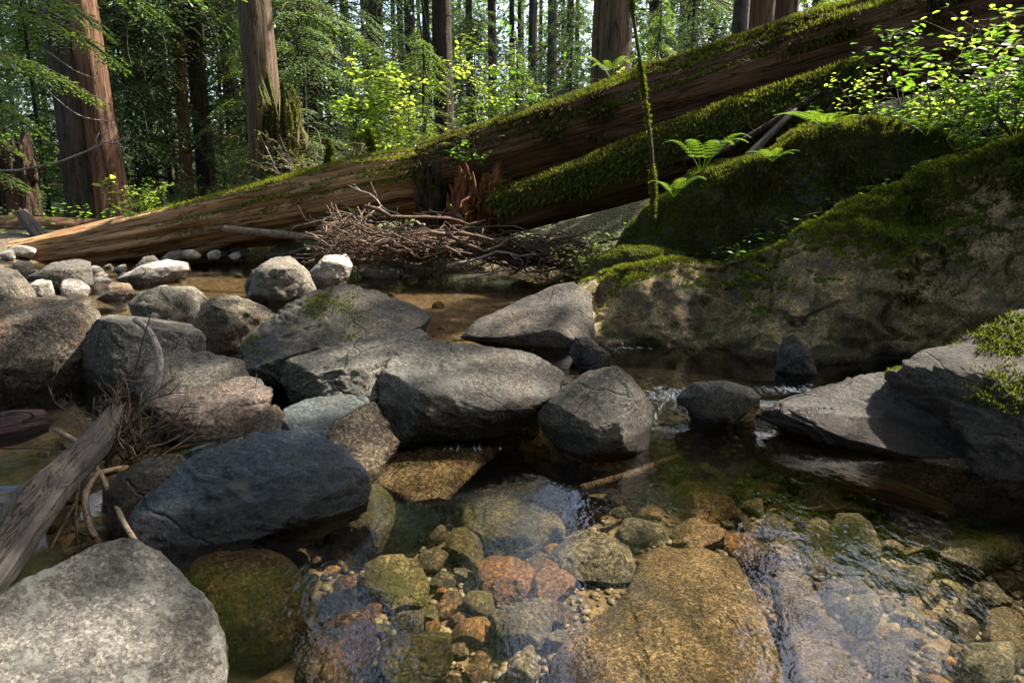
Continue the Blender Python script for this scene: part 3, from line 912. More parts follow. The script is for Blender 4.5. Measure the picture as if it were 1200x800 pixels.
bed2 = [
    ('speckled two toned stone left of the golden slab', 702, 653, 112, 60, 5, 'bed_grey', 1),
    ('round orange stone in the lower pool', 592, 676, 76, 52, 10, 'bed_orange', 2),
    ('square rust orange stone right beside the round orange one', 648, 688, 56, 64, 12, 'bed_orange', 3),
    ('flat angular orange brown stone in the middle of the lower pool', 822, 594, 82, 48, 8, 'bed_orange', 4),
    ('tan wedge shaped stone just above the big golden slab', 817, 628, 66, 40, 22, 'bed_brown', 5),
    ('brown stone at the upper right corner of the big golden slab', 886, 660, 62, 34, 2, 'bed_brown', 6),
    ('small rusty stone with a white edge, left of the sky reflection', 868, 640, 40, 28, 0, 'bed_orange', 7),
    ('pale grey green flat stone left of the tan wedge', 752, 628, 66, 34, 3, 'bed_grey', 8),
    ('round speckled grey stone above the pale grey green one', 752, 572, 46, 38, 0, 'bed_grey', 9),
    ('brown banded stone at the left of the round speckled stone', 690, 600, 48, 50, 0, 'bed_brown', 10),
    ('upright pale block of granite under the spill', 832, 525, 40, 46, 0, 'bed_grey', 11),
    ('rounded yellowish boulder with algae, left of centre in the lower pool', 465, 682, 84, 60, 0, 'bed_olive', 12),
    ('olive egg shaped stone by the algae covered boulder', 542, 642, 50, 46, 40, 'bed_olive', 13),
    ('brown speckled block behind the half sunken boulder', 335, 655, 58, 42, 0, 'bed_olive', 14),
    ('small rounded grey stone right of the half sunken boulder', 397, 703, 52, 28, 0, 'bed_grey', 15),
    ('slim reddish stone lying across two grey ones', 405, 685, 42, 14, -15, 'bed_brown', 16),
    ('large dim olive stone right of the rust brown wet one', 490, 765, 90, 66, 0, 'bed_olive', 17),
    ('greyish tan stone under silky reflections at the bottom', 610, 735, 80, 56, -10, 'bed_grey', 18),
    ('rounded pebble like stone at the lower middle edge', 615, 778, 44, 36, 0, 'bed_grey', 19),
    ('orange wedge of stone at the head of the lower pool', 603, 551, 40, 28, 10, 'bed_orange', 20),
    ('brown oval stone below the golden slab', 512, 577, 44, 30, 5, 'bed_brown', 21),
    ('tan stone touching the right end of the golden slab', 545, 568, 34, 24, 0, 'bed_brown', 22),
    ('grey stone in the row leading to the pointed boulder', 598, 527, 32, 18, 0, 'bed_grey', 23),
    ('yellowish flat stone in the row leading to the pointed boulder', 560, 556, 30, 14, 0, 'bed_gold', 24),
    ('small bright orange stone among the row of brown ones', 578, 572, 28, 18, 20, 'bed_orange', 25),
    ('long tan stone on the right of the sky reflections', 1068, 604, 58, 30, 18, 'bed_brown', 26),
    ('flat trapezoid stone right of the sky reflections', 1136, 654, 72, 36, 4, 'bed_grey', 27),
    ('large dim brown stone against the right edge', 1178, 640, 66, 50, 12, 'bed_brown', 28),
    ('small cream stone among dark ones right of the sky reflections', 1092, 698, 22, 22, 0, 'bed_gold', 29),
    ('oval mottled stone near the right edge', 1158, 700, 58, 24, 4, 'bed_grey', 30),
    ('pale sandy rounded boulder at the lower right edge', 1185, 745, 70, 56, 10, 'bed_gold', 31),
    ('big dim rounded stone left of the pale sandy boulder', 1155, 775, 66, 56, 0, 'bed_grey', 32),
    ('greenish pillar shaped stone at the lower right', 1050, 775, 44, 80, -15, 'bed_olive', 33),
    ('dark flat rock under the sky reflections', 985, 590, 90, 40, 10, 'bed_brown', 34),
    ('dark leaning rock dividing the sky reflections', 962, 650, 36, 90, -10, 'bed_brown', 35),
    ('pale stone under the right sky reflection', 1000, 640, 60, 70, 0, 'bed_grey', 36),
    ('brown stone at the foot of the round speckled stone', 760, 602, 40, 22, 8, 'bed_brown', 37),
    ('mossy green stone beside the sunken red stick', 800, 560, 70, 26, 10, 'bed_olive', 38),
    ('grey cobble left of the green pillar shaped stone', 1010, 720, 46, 50, 0, 'bed_grey', 39),
    ('flat brown stone between the trapezoid stone and the ledge', 1080, 640, 56, 28, 0, 'bed_olive', 40),
]
BEDPX = []
for lb, cx, cy, w, h, rot, mt, sd in bed2:
    Y0 = atz(cx, cy + h * .4, -.28)
    dd = np.linalg.norm(Y0 - CAM)
    D = max(.03, 0.2 * w / FPX * dd)
    rock('bed_stone', lb, ell(cx, cy, w, h, rot, sd, .16, 9), (cx, cy + h * .45), -.30 + D * .5, D, mt, sub=.02, seed=60 + sd, n=6 if w > 50 else 5, amp=.05, nf=7, fr=(.62, .92), box=2.8, chip=.07, flat=.85)
    BEDPX.append((cx, cy, max(w, h) * .5))
BEDPX += [(770, 740, 105), (800, 690, 80), (945, 740, 40), (960, 790, 40), (920, 695, 25), (290, 710, 75), (390, 790, 50), (600, 612, 58), (440, 610, 55), (500, 545, 50), (550, 520, 45)]

# --- cobbles and gravel
rng = np.random.RandomState(5)
cob_meshes = []
for k in range(8):
    V, F = ico(4)
    q = V * np.array([1.0, .75, .5])
    for _ in range(14):
        nv = unit(rng.normal(size=3)); h = q @ nv; lim = rng.uniform(.6, .92) * h.max()
        q = q - np.outer(np.clip(h - lim, 0, None) * .9, nv)
    q = q * (1 + .07 * fbm(q * 1.6 + k * 5, 3))[:, None]
    mb = MB(); mb.add(q, F)
    for mt in ('bed_gold', 'bed_brown', 'bed_grey', 'bed_olive', 'bed_orange', 'stone_sunlit'):
        cob_meshes.append((mt, new_mesh('cobble', mb, M[mt])))
UNDER = [me for mt, me in cob_meshes if mt != 'stone_sunlit']
DRY = [me for mt, me in cob_meshes if mt == 'stone_sunlit']


def cobble(x, y, z, s, pool, label, group, name='cobble'):
    me = pool[rng.randint(len(pool))]
    o = put(name, me, (x, y, z))
    o.rotation_euler = (rng.uniform(-.35, .35), rng.uniform(-.35, .35), rng.uniform(0, 6.28))
    o.scale = (s, s * rng.uniform(.8, 1.2), s * rng.uniform(.8, 1.3))
    tag(o, label, 'stone', group)


n_c = 0
placed = []
while n_c < 262:
    yy = rng.uniform(1.25, 3.15)
    q = np.array([rng.uniform(-.35 * yy, .82 * yy), yy, -.3])
    dq = q - CAM
    px, py = 600 + FPX * (dq @ RT) / (dq @ FW), 400 - FPX * (dq @ UP) / (dq @ FW)
    s = .042 + .06 * rng.rand() ** 1.4
    rpx = s / np.linalg.norm(q - CAM) * FPX
    if any(math.hypot(px - a, (py - b) * 1.3) < c * .8 + rpx * .7 for a, b, c in BEDPX): continue
    if any(math.hypot(q[0] - a, q[1] - b) < (s + c) * .6 for a, b, c in placed): continue
    placed.append((q[0], q[1], s))
    cobble(q[0], q[1], float(ground_z(q[0], q[1])) + s * .3, s, UNDER, 'rounded tan or grey cobble on the bed of the lower pool', 'cobbles on the stream bed')
    n_c += 1
for k in range(24):
    px, py = rng.uniform(-20, 620), rng.uniform(322, 400)
    q = atz(px, py, .0)
    s = .05 + .1 * rng.rand() ** 2
    cobble(q[0], q[1], float(ground_z(q[0], q[1])) + s * .2, s, UNDER, 'brown cobble under the shallow water of the upper pool', 'cobbles in the upper pool')
for k in range(12):
    px, py = rng.uniform(-10, 130), rng.uniform(470, 600)
    q = atz(px, py, .0)
    s = .03 + .06 * rng.rand() ** 2
    cobble(q[0], q[1], float(ground_z(q[0], q[1])) + s * .2, s, UNDER, 'brown cobble under the water beside the grey driftwood log', 'cobbles beside the driftwood log')
shore = [(112, 318), (120, 326), (128, 314), (100, 322), (142, 318), (118, 336), (88, 346), (225, 300), (232, 294), (215, 315), (240, 296), (250, 300), (262, 296), (270, 292), (280, 296), (290, 290), (300, 294), (296, 284), (310, 288), (318, 280), (285, 284), (275, 300), (255, 292), (340, 276), (352, 272), (330, 275), (366, 282), (376, 288), (384, 293), (395, 289), (20, 340), (70, 352), (132, 340), (148, 326), (208, 324), (10, 300), (28, 298)]
for k, (px, py) in enumerate(shore):
    zz = .12 if py > 309 else .24
    q = atz(px, py, zz)
    s = .10 + .13 * rng.rand()
    cobble(q[0], q[1], max(zz - .02, float(ground_z(q[0], q[1]))) + s * .15, s, DRY, 'stone coloured pale as in sunlight on the far shore in front of the split log', 'stones on the far shore', 'shore_stone')
# gravel between them
m, nt, p = mat_new('gravel')
g = NT(nt)
geo = g.n('ShaderNodeNewGeometry')
gc = g.ramp(geo.outputs['Random Per Island'], [(0, (.05, .045, .03)), (.3, (.14, .10, .05)), (.55, (.10, .10, .075)), (.8, (.17, .125, .07)), (1, (.2, .17, .12))])
gc = g.mix(.6, gc, g.mix(1.0, gc, g.ramp(g.noise(geo.outputs['Position'], 140, 3, .7), [(.35, .4), (.65, 1.5)]), 'MULTIPLY'))
g.link(gc, p.inputs['Base Color']); p.inputs['Roughness'].default_value = .6
M['gravel'] = m
V0, F0 = ico(2)
mb = MB()
N = 5500
px = rng.uniform(380, 1230, N); py = 490 + 330 * rng.rand(N) ** 1.2
for i in range(N):
    q = atz(px[i], py[i], -.31)
    s = .007 + .017 * rng.rand() ** 1.6
    a = rng.uniform(0, 6.28)
    c_, s_ = math.cos(a), math.sin(a)
    W = V0 * np.array([s, s * rng.uniform(.6, .9), s * .55])
    W = np.stack([W[:, 0] * c_ - W[:, 1] * s_, W[:, 0] * s_ + W[:, 1] * c_, W[:, 2]], 1)
    W += [q[0], q[1], 0]
    mb.add(W, F0)
allv = np.concatenate(mb.V)
cz = ground_z(allv[::len(V0), 0], allv[::len(V0), 1]) + .004
for i in range(N):
    mb.V[i] = mb.V[i] + [0, 0, cz[i]]
o = build('gravel', mb, M['gravel'], (0, 0, 0)); tag(o, kind='stuff')


# ------------------------------------------------------------------ bedrock on the right bank
def loft(name, label, stations, zw, mat, seed, back=1.2, ncol=260, nrow=110, amp=.10, zdrop=.45, moss_n=0, moss_size=.03, moss_mask=None, crack=.04, cat='rock'):
    S = np.array(stations, float)
    px = np.linspace(S[0, 0], S[-1, 0], ncol)
    top = np.interp(px, S[:, 0], S[:, 1]); bs = np.interp(px, S[:, 0], S[:, 2]); sb = np.interp(px, S[:, 0], S[:, 3]); bu = np.interp(px, S[:, 0], S[:, 4])
    t = np.linspace(0, 1, nrow)
    W = np.zeros((nrow, ncol, 3))
    for i in range(ncol):
        B = atz(px[i], bs[i], zw)
        T = aty(px[i], top[i], B[1] + sb[i])
        ctrl = [B + [0, .06, -zdrop], B, B * .62 + T * .38 + [0, -bu[i], 0], B * .25 + T * .75 + [0, -bu[i] * .7, 0], T, T + [0, .16, -.03], T + [0, .4, -.4], T + [0, .6, -1.3]]
        ctrl = np.array(ctrl)
        tt = np.array([0, .13, .33, .53, .7, .78, .9, 1.0])
        # smooth the section
        for a in range(3):
            W[:, i, a] = np.interp(t, tt, ctrl[:, a])
    kern = np.array([1, 2, 3, 2, 1.]); kern /= kern.sum()
    for _ in range(2):
        Wp = np.concatenate([W[:1], W[:1], W, W[-1:], W[-1:]])
        W = sum(kern[j] * Wp[j:j + nrow] for j in range(5))
    dr = np.gradient(W, axis=0); dc = np.gradient(W, axis=1)
    Nn = unit(np.cross(dc, dr).reshape(-1, 3))
    if (Nn[:, 1].mean() > 0): Nn = -Nn
    P = W.reshape(-1, 3)
    d = amp * (fbm(P * 1.5 + seed, 4) + .35 * fbm(P * 5 + seed, 4) + .12 * fbm(P * 17 + seed, 3))
    d -= crack * np.exp(-(abs(fbm(P * np.array([.9, .9, 1.4]) + seed + 4, 3)) / .03) ** 2)
    f1, f2, cid = worley(P * np.array([1.6, 1.6, 2.2]) + .3 * fbm(P * 2 + seed, 2)[:, None])
    d += .09 * (cid - .5) * np.clip((f2 - f1) / .12, 0, 1)
    f1, f2, cid = worley(P * np.array([4.5, 4.5, 6.0]) + .3 * fbm(P * 3 + seed, 2)[:, None] + 9)
    d += .035 * (cid - .5) * np.clip((f2 - f1) / .15, 0, 1)
    edge = np.minimum(1, np.minimum(np.arange(ncol), ncol - 1 - np.arange(ncol)) / 10.0)
    P = P + Nn * (d * np.tile(edge, nrow))[:, None]
    a = (np.arange(nrow - 1)[:, None] * ncol + np.arange(ncol - 1)[None, :]).ravel()
    F = np.stack([a, a + 1, a + ncol + 1, a + ncol], 1)
    mb = MB(); mb.add(P, F)
    o = build(name, mb, M[mat])
    tag(o, label, cat)
    ROCKV[o.name] = (P, F)
    return o


cliff = loft('cliff', 'long mossy bedrock cliff with a rising crest above the dark water', [
    (655, 398, 402, .1, 0), (668, 338, 403, .35, .03), (700, 334, 404, .45, .05), (745, 318, 407, .45, .06), (780, 312, 410, .45, .06), (830, 298, 412, .45, .08), (860, 292, 416, .5, .10),
    (890, 286, 420, .5, .12), (920, 273, 422, .5, .14), (960, 255, 423, .5, .14), (1000, 235, 424, .5, .12), (1060, 212, 427, .5, .12), (1110, 195, 431, .5, .12), (1150, 180, 436, .5, .1), (1200, 163, 442, .5, .1), (1300, 130, 452, .5, .1), (1420, 100, 465, .4, .1)],
    .10, 'cliff', 3.3, back=.9)
apron = rock('boulder', 'smooth grey rock sloping into the water at the left foot of the cliff', [(540, 388), (560, 374), (590, 362), (620, 346), (650, 334), (672, 330), (690, 345), (700, 400), (660, 412), (600, 402)], (610, 404), .10, .4, 'wet_slab', sub=.12, seed=71, n=7, amp=.03, nf=2, facets=[(-.2, -.4, .9, .5)], crack=.012)
moss_a = rock('boulder', 'small rock capped with bright moss beside the driftwood pile', [(672, 330), (698, 302), (730, 290), (770, 289), (802, 298), (812, 318), (780, 335), (735, 342), (690, 340)], (735, 345), .25, .35, 'moss_rock', sub=.2, seed=72, n=7, amp=.06, nf=3)
moss_b = rock('boulder', 'massive moss covered boulder behind the cliff crest', [(712, 292), (735, 265), (760, 243), (790, 226), (812, 203), (850, 190), (900, 181), (930, 163), (970, 147), (1020, 143), (1075, 149), (1105, 165), (1122, 195), (1120, 240), (1050, 280), (960, 310), (880, 325), (790, 318), (735, 308)], (800, 312), .45, .8, 'moss_rock', sub=.25, k=.5, seed=73, n=7, amp=.10, nf=3, facets=[(-.2, -.9, .1, .7)])


def moss_child(parent, n, size, seed, mask, mat='moss', droop=0.0):
    V, F = ROCKV[parent.name]
    r_ = np.random.RandomState(seed)
    mbm = moss_tufts(V, F, n, size, r_, mask, droop)
    o = build('moss', mbm, M[mat], parent=parent)
    tag(o, kind='stuff')
    return o


def up_mask(th, th2, fs=2.0, seed=0.0, zmin=-1, ymin=0):
    def f(P, N):
        a = N[:, 2] * .75 + .45 * fbm(P * fs + seed, 4)
        return sstep(th, th2, a) * (P[:, 2] > zmin)
    return f


moss_child(cliff, 95000, .026, 1, lambda P, N: sstep(-.15, .4, N[:, 2] * .6 + .5 * fbm(P * 1.6 + 2, 4) + (P[:, 2] - .66 - .17 * np.clip(P[:, 0], 0, 9)) * 1.3) * (P[:, 2] > .3) * (P[:, 1] < 6.2))
moss_child(moss_b, 30000, .03, 13, lambda P, N: sstep(-.1, .3, fbm(P * 1.4 + 11, 3)) * sstep(-.4, .1, N[:, 2]) * (P[:, 2] > .4), 'moss_brown')
moss_child(moss_a, 20000, .018, 2, up_mask(.2, .5, zmin=.2))
moss_child(moss_b, 120000, .028, 3, up_mask(-.4, .15, zmin=.4))
moss_child(cliff, 16000, .045, 7, lambda P, N: sstep(.0, .4, fbm(P * 1.9 + 6, 3) + (P[:, 2] - .75 - .12 * np.clip(P[:, 0], 0, 9))) * sstep(.8, .3, N[:, 2]) * (P[:, 2] > .45), 'moss_brown', 1.5)
moss_child(moss_b, 7000, .06, 4, lambda P, N: sstep(.2, -.3, N[:, 2]) * sstep(.1, .4, fbm(P * 2, 3)) * (P[:, 2] > .5), 'moss_brown', 1.6)
for o in list(bpy.data.objects):
    if o.get('label', '').startswith('cracked grey bedrock'):
        moss_child(o, 7000, .018, 5, lambda P, N: sstep(.35, .6, N[:, 2] * .5 + .6 * fbm(P * 2.2 + 8, 3)) * (P[:, 2] > .25))
    if o.get('label', '').startswith('long dark wedge'):
        moss_child(o, 2500, .014, 6, lambda P, N: sstep(.6, .8, N[:, 2] * .6 + .5 * fbm(P * 3 + 1, 3)) * (P[:, 2] > .3))

# ------------------------------------------------------------------ fallen logs
def log(name, label, pts, rad, mat, seed=0, sides=80, rings=120, groove=.09, jag=.25, cat='log', oval=1.0, moss=None):
    """a fallen trunk built along its own X axis; pts are points of its centre line"""
    P = np.array(pts, float)
    cum = np.concatenate([[0], np.cumsum(np.linalg.norm(np.diff(P, axis=0), axis=1))])
    s = np.linspace(0, cum[-1], rings)
    C = np.stack([np.interp(s, cum, P[:, a]) for a in range(3)], 1)
    r = np.interp(s, cum, rad)
    for _ in range(6):
        C[1:-1] = (C[:-2] + C[1:-1] * 2 + C[2:]) / 4
        r[1:-1] = (r[:-2] + r[1:-1] * 2 + r[2:]) / 4
    ex = unit(P[-1] - P[0])
    ez = unit(np.array([0, 0, 1.0]) - ex[2] * ex)
    ey = np.cross(ez, ex)
    Mx = np.stack([ex, ey, ez], 1)
    Lc = (C - P[0]) @ Mx
    th = np.linspace(0, 2 * math.pi, sides, endpoint=False)
    TH, SS = np.meshgrid(th, s)
    q = np.stack([np.cos(TH).ravel() * 2.4, np.sin(TH).ravel() * 2.4, SS.ravel() * .22], 1)
    gv = fbm(q + seed * 2.3, 4) * groove + groove * .6 * (.4 - abs(perlin(q * np.array([2.6, 2.6, .8]) + seed))) + groove * .5 * (.3 - abs(perlin(q * np.array([6., 6., 1.1]) + seed + 5)))
    lump = .07 * fbm(np.stack([np.cos(TH).ravel(), np.sin(TH).ravel(), SS.ravel() * .8], 1) + seed + 40, 3)
    rr = (np.repeat(r, sides) * (1 + gv + lump)).reshape(rings, sides)
    jg = fbm(np.stack([np.cos(th) * 3, np.sin(th) * 3, 0 * th + seed], 1), 3)
    L = np.zeros((rings, sides, 3))
    L[..., 0] = Lc[:, 0:1]
    L[0, :, 0] += jg * jag; L[-1, :, 0] += np.roll(jg, 7) * jag
    L[..., 1] = Lc[:, 1:2] + rr * np.cos(th) * oval
    L[..., 2] = Lc[:, 2:3] + rr * np.sin(th)
    V = L.reshape(-1, 3)
    i = np.arange(rings - 1)[:, None] * sides; j = np.arange(sides)[None, :]; j2 = (j + 1) % sides
    F = np.stack([i + j, i + j2, i + sides + j2, i + sides + j], -1).reshape(-1, 4)
    mb = MB(); mb.add(V, F)
    n0 = len(V)
    cen = np.array([[Lc[0, 0] + .25 * jag, Lc[0, 1], Lc[0, 2]], [Lc[-1, 0] - .25 * jag, Lc[-1, 1], Lc[-1, 2]]])
    mb.V.append(cen); mb.n += 2
    jj = np.arange(sides); k2 = (jj + 1) % sides; b = (rings - 1) * sides
    mb.F.append(np.concatenate([np.stack([np.full(sides, n0), k2, jj], -1), np.stack([np.full(sides, n0 + 1), b + jj, b + k2], -1)]))
    o = build(name, mb, M[mat], (0, 0, 0))
    o.location = P[0].tolist()
    o.rotation_euler = Matrix(Mx.tolist()).to_euler()
    o['base_at'] = [0.0, 0.0, 0.0]
    tag(o, label, cat)
    return o, (V, F), Mx, P[0]


def log_moss(lg, n, size, seed, mask, mat='moss', droop=0.0, name='moss'):
    """moss in the log's own frame; the mask gets world positions and normals"""
    o, (V, F), Mx, p0 = lg
    r_ = np.random.RandomState(seed)
    W = V @ Mx.T + p0
    mbm = moss_tufts(W, F, n, size, r_, mask, droop)
    mbm.V = [(v - p0) @ Mx for v in mbm.V]
    c = build(name, mbm, M[mat], parent=o)
    tag(c, kind='stuff')
    return c


split_log = log('fallen_log', 'split orange brown fallen log with bare grain and a mossy top at left', [aty(-80, 318, 10.9), aty(60, 296, 10.8), aty(200, 272, 10.7), aty(320, 247, 10.5), aty(420, 224, 10.3), aty(500, 212, 10.2)], [.20, .28, .36, .42, .46, .46], 'log_orange', seed=1, rings=170, groove=.17, jag=.5)
log_moss(split_log, 26000, .045, 21, lambda P, N: sstep(.35, .75, N[:, 2] + .35 * fbm(P * 1.5, 3)) * sstep(-6.2, -3.2, P[:, 0]))
long_log = log('fallen_log', 'huge mossy fallen trunk slanting up to the upper right corner', [aty(505, 205, 9.9), aty(600, 178, 9.6), aty(760, 130, 9.1), aty(900, 92, 8.7), aty(1060, 48, 8.3), aty(1300, -22, 7.8)], [.40, .44, .50, .54, .58, .62], 'log_red', seed=2, rings=200, groove=.11, jag=.3)
log_moss(long_log, 60000, .05, 22, lambda P, N: sstep(.45, .8, N[:, 2] + .3 * fbm(P * 1.3, 3)))
log_moss(long_log, 16000, .11, 23, lambda P, N: sstep(.15, .5, N[:, 2] + .35 * fbm(P * 1.7 + 5, 3)) * sstep(.95, .6, N[:, 2]) * sstep(-.1, .3, fbm(P * .9 + 3, 2)), 'moss_brown', 1.8, 'hanging_moss')
under_log = log('fallen_log', 'shorter moss hung log lying beneath the huge slanting trunk', [aty(590, 250, 8.9), aty(680, 222, 8.6), aty(780, 188, 8.3), aty(900, 148, 8.0), aty(1010, 112, 7.7)], [.27, .32, .36, .38, .38], 'log_moss', seed=3, rings=110)
log_moss(long_log, 22000, .05, 27, lambda P, N: sstep(.3, .6, N[:, 2]) * sstep(.0, .3, fbm(P * 1.6 + 9, 3)), 'moss_brown', 0.0, 'moss')
log_moss(under_log, 14000, .045, 28, lambda P, N: sstep(.0, .4, N[:, 2] + .3 * fbm(P * 2.6 + 4, 3)), 'moss_brown', .3)
log_moss(under_log, 18000, .045, 24, lambda P, N: sstep(.1, .5, N[:, 2] + .3 * fbm(P * 1.6, 3)))
log_moss(under_log, 9000, .10, 25, lambda P, N: sstep(-.1, .4, N[:, 2] + .3 * fbm(P * 1.8, 3)) * sstep(.9, .5, N[:, 2]), 'moss', 1.9, 'hanging_moss')
log('fallen_log', 'thin reddish log lying flat behind the split log at the far left', [aty(-60, 268, 12.4), aty(40, 270, 12.3), aty(150, 274, 12.2)], [.24, .25, .22], 'log_red', seed=4, rings=60)
log('fallen_log', 'short grey log stub pointing up behind the split log', [aty(52, 283, 11.3), aty(26, 250, 11.6)], [.11, .09], 'drift_grey', seed=5, rings=30, jag=.1)
log('fallen_log', 'slim leaning pole wedged below the huge slanting trunk', [aty(700, 205, 8.4), aty(850, 178, 7.6), aty(960, 110, 7.5)], [.035, .04, .035], 'stump_dark', seed=6, rings=40, sides=16, jag=.1)
log('fallen_log', 'smooth grey deadwood leaning behind the ferns', [aty(828, 228, 6.6), aty(880, 180, 7.0), aty(930, 130, 7.4)], [.035, .04, .03], 'drift_grey', seed=7, rings=40, sides=16, jag=.1)
log('driftwood_log', 'grey driftwood log lying in the water at the lower left', [atz(-45, 720, .10), atz(2, 650, .13), atz(38, 592, .19), atz(72, 560, .17), atz(112, 520, .22), atz(135, 480, .26)], [.05, .056, .066, .056, .05, .028], 'drift_grey', seed=8, rings=140, sides=60, groove=.3, jag=.06)
log('weathered_plank', 'split weathered plank resting on the sunlit far stones', [aty(218, 299, 10.2), aty(312, 272, 10.6)], [.07, .05], 'log_red', seed=9, rings=40, sides=14, groove=.3, jag=.2, cat='driftwood', oval=1.6)
log('driftwood_log', 'brown driftwood pole beneath the raised split log', [aty(262, 268, 10.0), aty(330, 275, 9.9), aty(375, 279, 9.8)], [.05, .06, .05], 'stick_tan', seed=10, rings=40, sides=14, jag=.1)
log('sunken_log', 'dark waterlogged beam under water below the wet slab', [atz(985, 560, -.12), atz(1050, 575, -.14), atz(1112, 598, -.18)], [.04, .045, .035], 'log_red', seed=11, rings=40, sides=14, jag=.05)
log('bark_slab', 'dark purple slab of wet bark floating at the left edge', [atz(-30, 510, .13), atz(20, 500, .13), atz(56, 492, .13)], [.07, .075, .05], 'bark_purple', seed=12, rings=40, sides=20, jag=.06, oval=.5, cat='bark')
log('sunken_stick', 'reddish stick half sunk under the pointed boulder', [atz(680, 572, -.07), atz(735, 558, -.05), atz(795, 533, -.05)], [.014, .019, .009], 'stump_dark', seed=13, rings=30, sides=10, jag=.02, cat='stick')


# ------------------------------------------------------------------ rotten stump and driftwood pile
def wander(p0, p1, n, amp, rng, sag=0.0):
    p0, p1 = np.asarray(p0, float), np.asarray(p1, float)
    t = np.linspace(0, 1, n)
    L = np.linalg.norm(p1 - p0)
    P = p0 + (p1 - p0) * t[:, None]
    off = np.stack([fbm(np.stack([t * 2.2, 0 * t + rng.uniform(0, 90), 0 * t], 1), 2) for _ in range(3)], 1)
    off -= off[0] * (1 - t[:, None]) + off[-1] * t[:, None]
    P = P + off * amp * L
    P[:, 2] -= sag * L * 4 * t * (1 - t)
    return P


def shards(name, label, px, pbase, ptop, Y, wpx, mat, seed, n, cat='stump', spread=.5):
    """a rotten stump: a core and upright splinters fused into one ragged mesh"""
    rng = np.random.RandomState(seed)
    B = aty(px, pbase, Y); T = aty(px, ptop, Y)
    H = T[2] - B[2]; w = wpx / FPX * Y / 2
    sides, rings = 80, 46
    th = np.linspace(0, 2 * math.pi, sides, endpoint=False)
    t = np.linspace(0, 1, rings)
    TH, TT = np.meshgrid(th, t)
    q = np.stack([np.cos(TH).ravel() * 2.2, np.sin(TH).ravel() * 2.2, TT.ravel() * .5], 1)
    ridg = (abs(fbm(q * 1.3 + seed, 4)) * .55 + .18 * fbm(q * 4 + seed, 3)).reshape(rings, sides)
    prof = np.interp(t, [0, .12, .5, 1], [1.15, 1.0, .92, .8])[:, None]
    hh = 1 + .4 * fbm(np.stack([np.cos(th) * 2.4, np.sin(th) * 2.4, 0 * th + seed], 1), 4)
    rr = w * prof * (1.12 - ridg)
    Z = TT * H * np.where(TT > .4, 1 + (hh - 1)[None, :] * (TT - .4) / .6, 1)
    V = np.stack([B[0] + rr * np.cos(TH), B[1] + rr * np.sin(TH) * .8, B[2] + Z], -1).reshape(-1, 3)
    i = np.arange(rings - 1)[:, None] * sides; j = np.arange(sides)[None, :]; j2 = (j + 1) % sides
    F = np.stack([i + j, i + j2, i + sides + j2, i + sides + j], -1).reshape(-1, 4)
    mb = MB(); mb.add(V, F)
    n0 = len(V)
    mb.V.append(np.array([[B[0], B[1], B[2] + H * .72]])); mb.n += 1
    b = (rings - 1) * sides; jj = np.arange(sides)
    mb.F.append(np.stack([b + jj, b + (jj + 1) % sides, np.full(sides, n0)], -1))
    for k in range(int(n * 2.2)):   # torn splinters standing round the core
        a = rng.uniform(0, 6.28); rb = w * rng.uniform(.7, 1.1)
        p0 = B + np.array([math.cos(a) * rb, math.sin(a) * rb * .8, H * rng.uniform(-.05, .5)])
        p1 = p0 + np.array([math.cos(a) * w * rng.uniform(-.1, .5), math.sin(a) * w * rng.uniform(-.1, .5), H * rng.uniform(.25, .65)])
        add_tube(mb, wander(p0, p1, 7, .12, rng), w * rng.uniform(.08, .22) * np.array([.7, 1, 1, .85, .65, .4, .08]), 5)
    o = build(name, mb, M[mat], (B[0], B[1], B[2]))
    tag(o, label, cat)
    ROCKV[o.name] = (V, F)
    return o


st = shards('rotten_stump', 'crumbling red rotten stump standing on the driftwood pile', 562, 276, 204, 9.2, 62, 'rot_red', 3, 12)
rotten = st
moss_child(st, 2500, .05, 31, lambda P, N: sstep(.4, .8, N[:, 2]) * (P[:, 2] > 1.2))
st = shards('rotten_stump', 'narrow dark rotten stump with a moss cap left of the red one', 507, 268, 204, 9.5, 36, 'stump_dark', 5, 8)
moss_child(st, 3500, .05, 32, lambda P, N: sstep(.2, .7, N[:, 2]) * (P[:, 2] > 1.2))
st = shards('mossy_stump', 'tall broken stump furred with moss at the foot of the straight cedar', 333, 224, 112, 12.6, 46, 'stump_moss', 9, 8)
moss_child(st, 16000, .045, 33, lambda P, N: sstep(-.3, .3, fbm(P * 1.6, 3) + .2))
shards('dark_stump', 'dark decayed stump at the far left behind the forest plants', 26, 252, 166, 13.2, 44, 'stump_dark', 12, 8)


def stick(name, label, p0, p1, r, mat, rng, group=None, amp=.12, sag=0.0, twigs=0, n=9, cat='branch', sides=6, tl=.3):
    P = wander(p0, p1, n, amp, rng, sag)
    mb = MB()
    add_tube(mb, P, r * np.linspace(1, .45, n), sides)
    L = np.linalg.norm(P[-1] - P[0])
    for k in range(twigs):
        i = rng.randint(1, n - 1)
        d = unit(unit(P[i] - P[i - 1]) * .7 + rng.normal(size=3) * .6)
        q = wander(P[i], P[i] + d * L * rng.uniform(.4, 1) * tl, 5, .15, rng)
        add_tube(mb, q, r * .45 * np.linspace(1, .3, 5), 4)
    o = build(name, mb, M[mat], P[0])
    tag(o, label, cat, group)
    return o


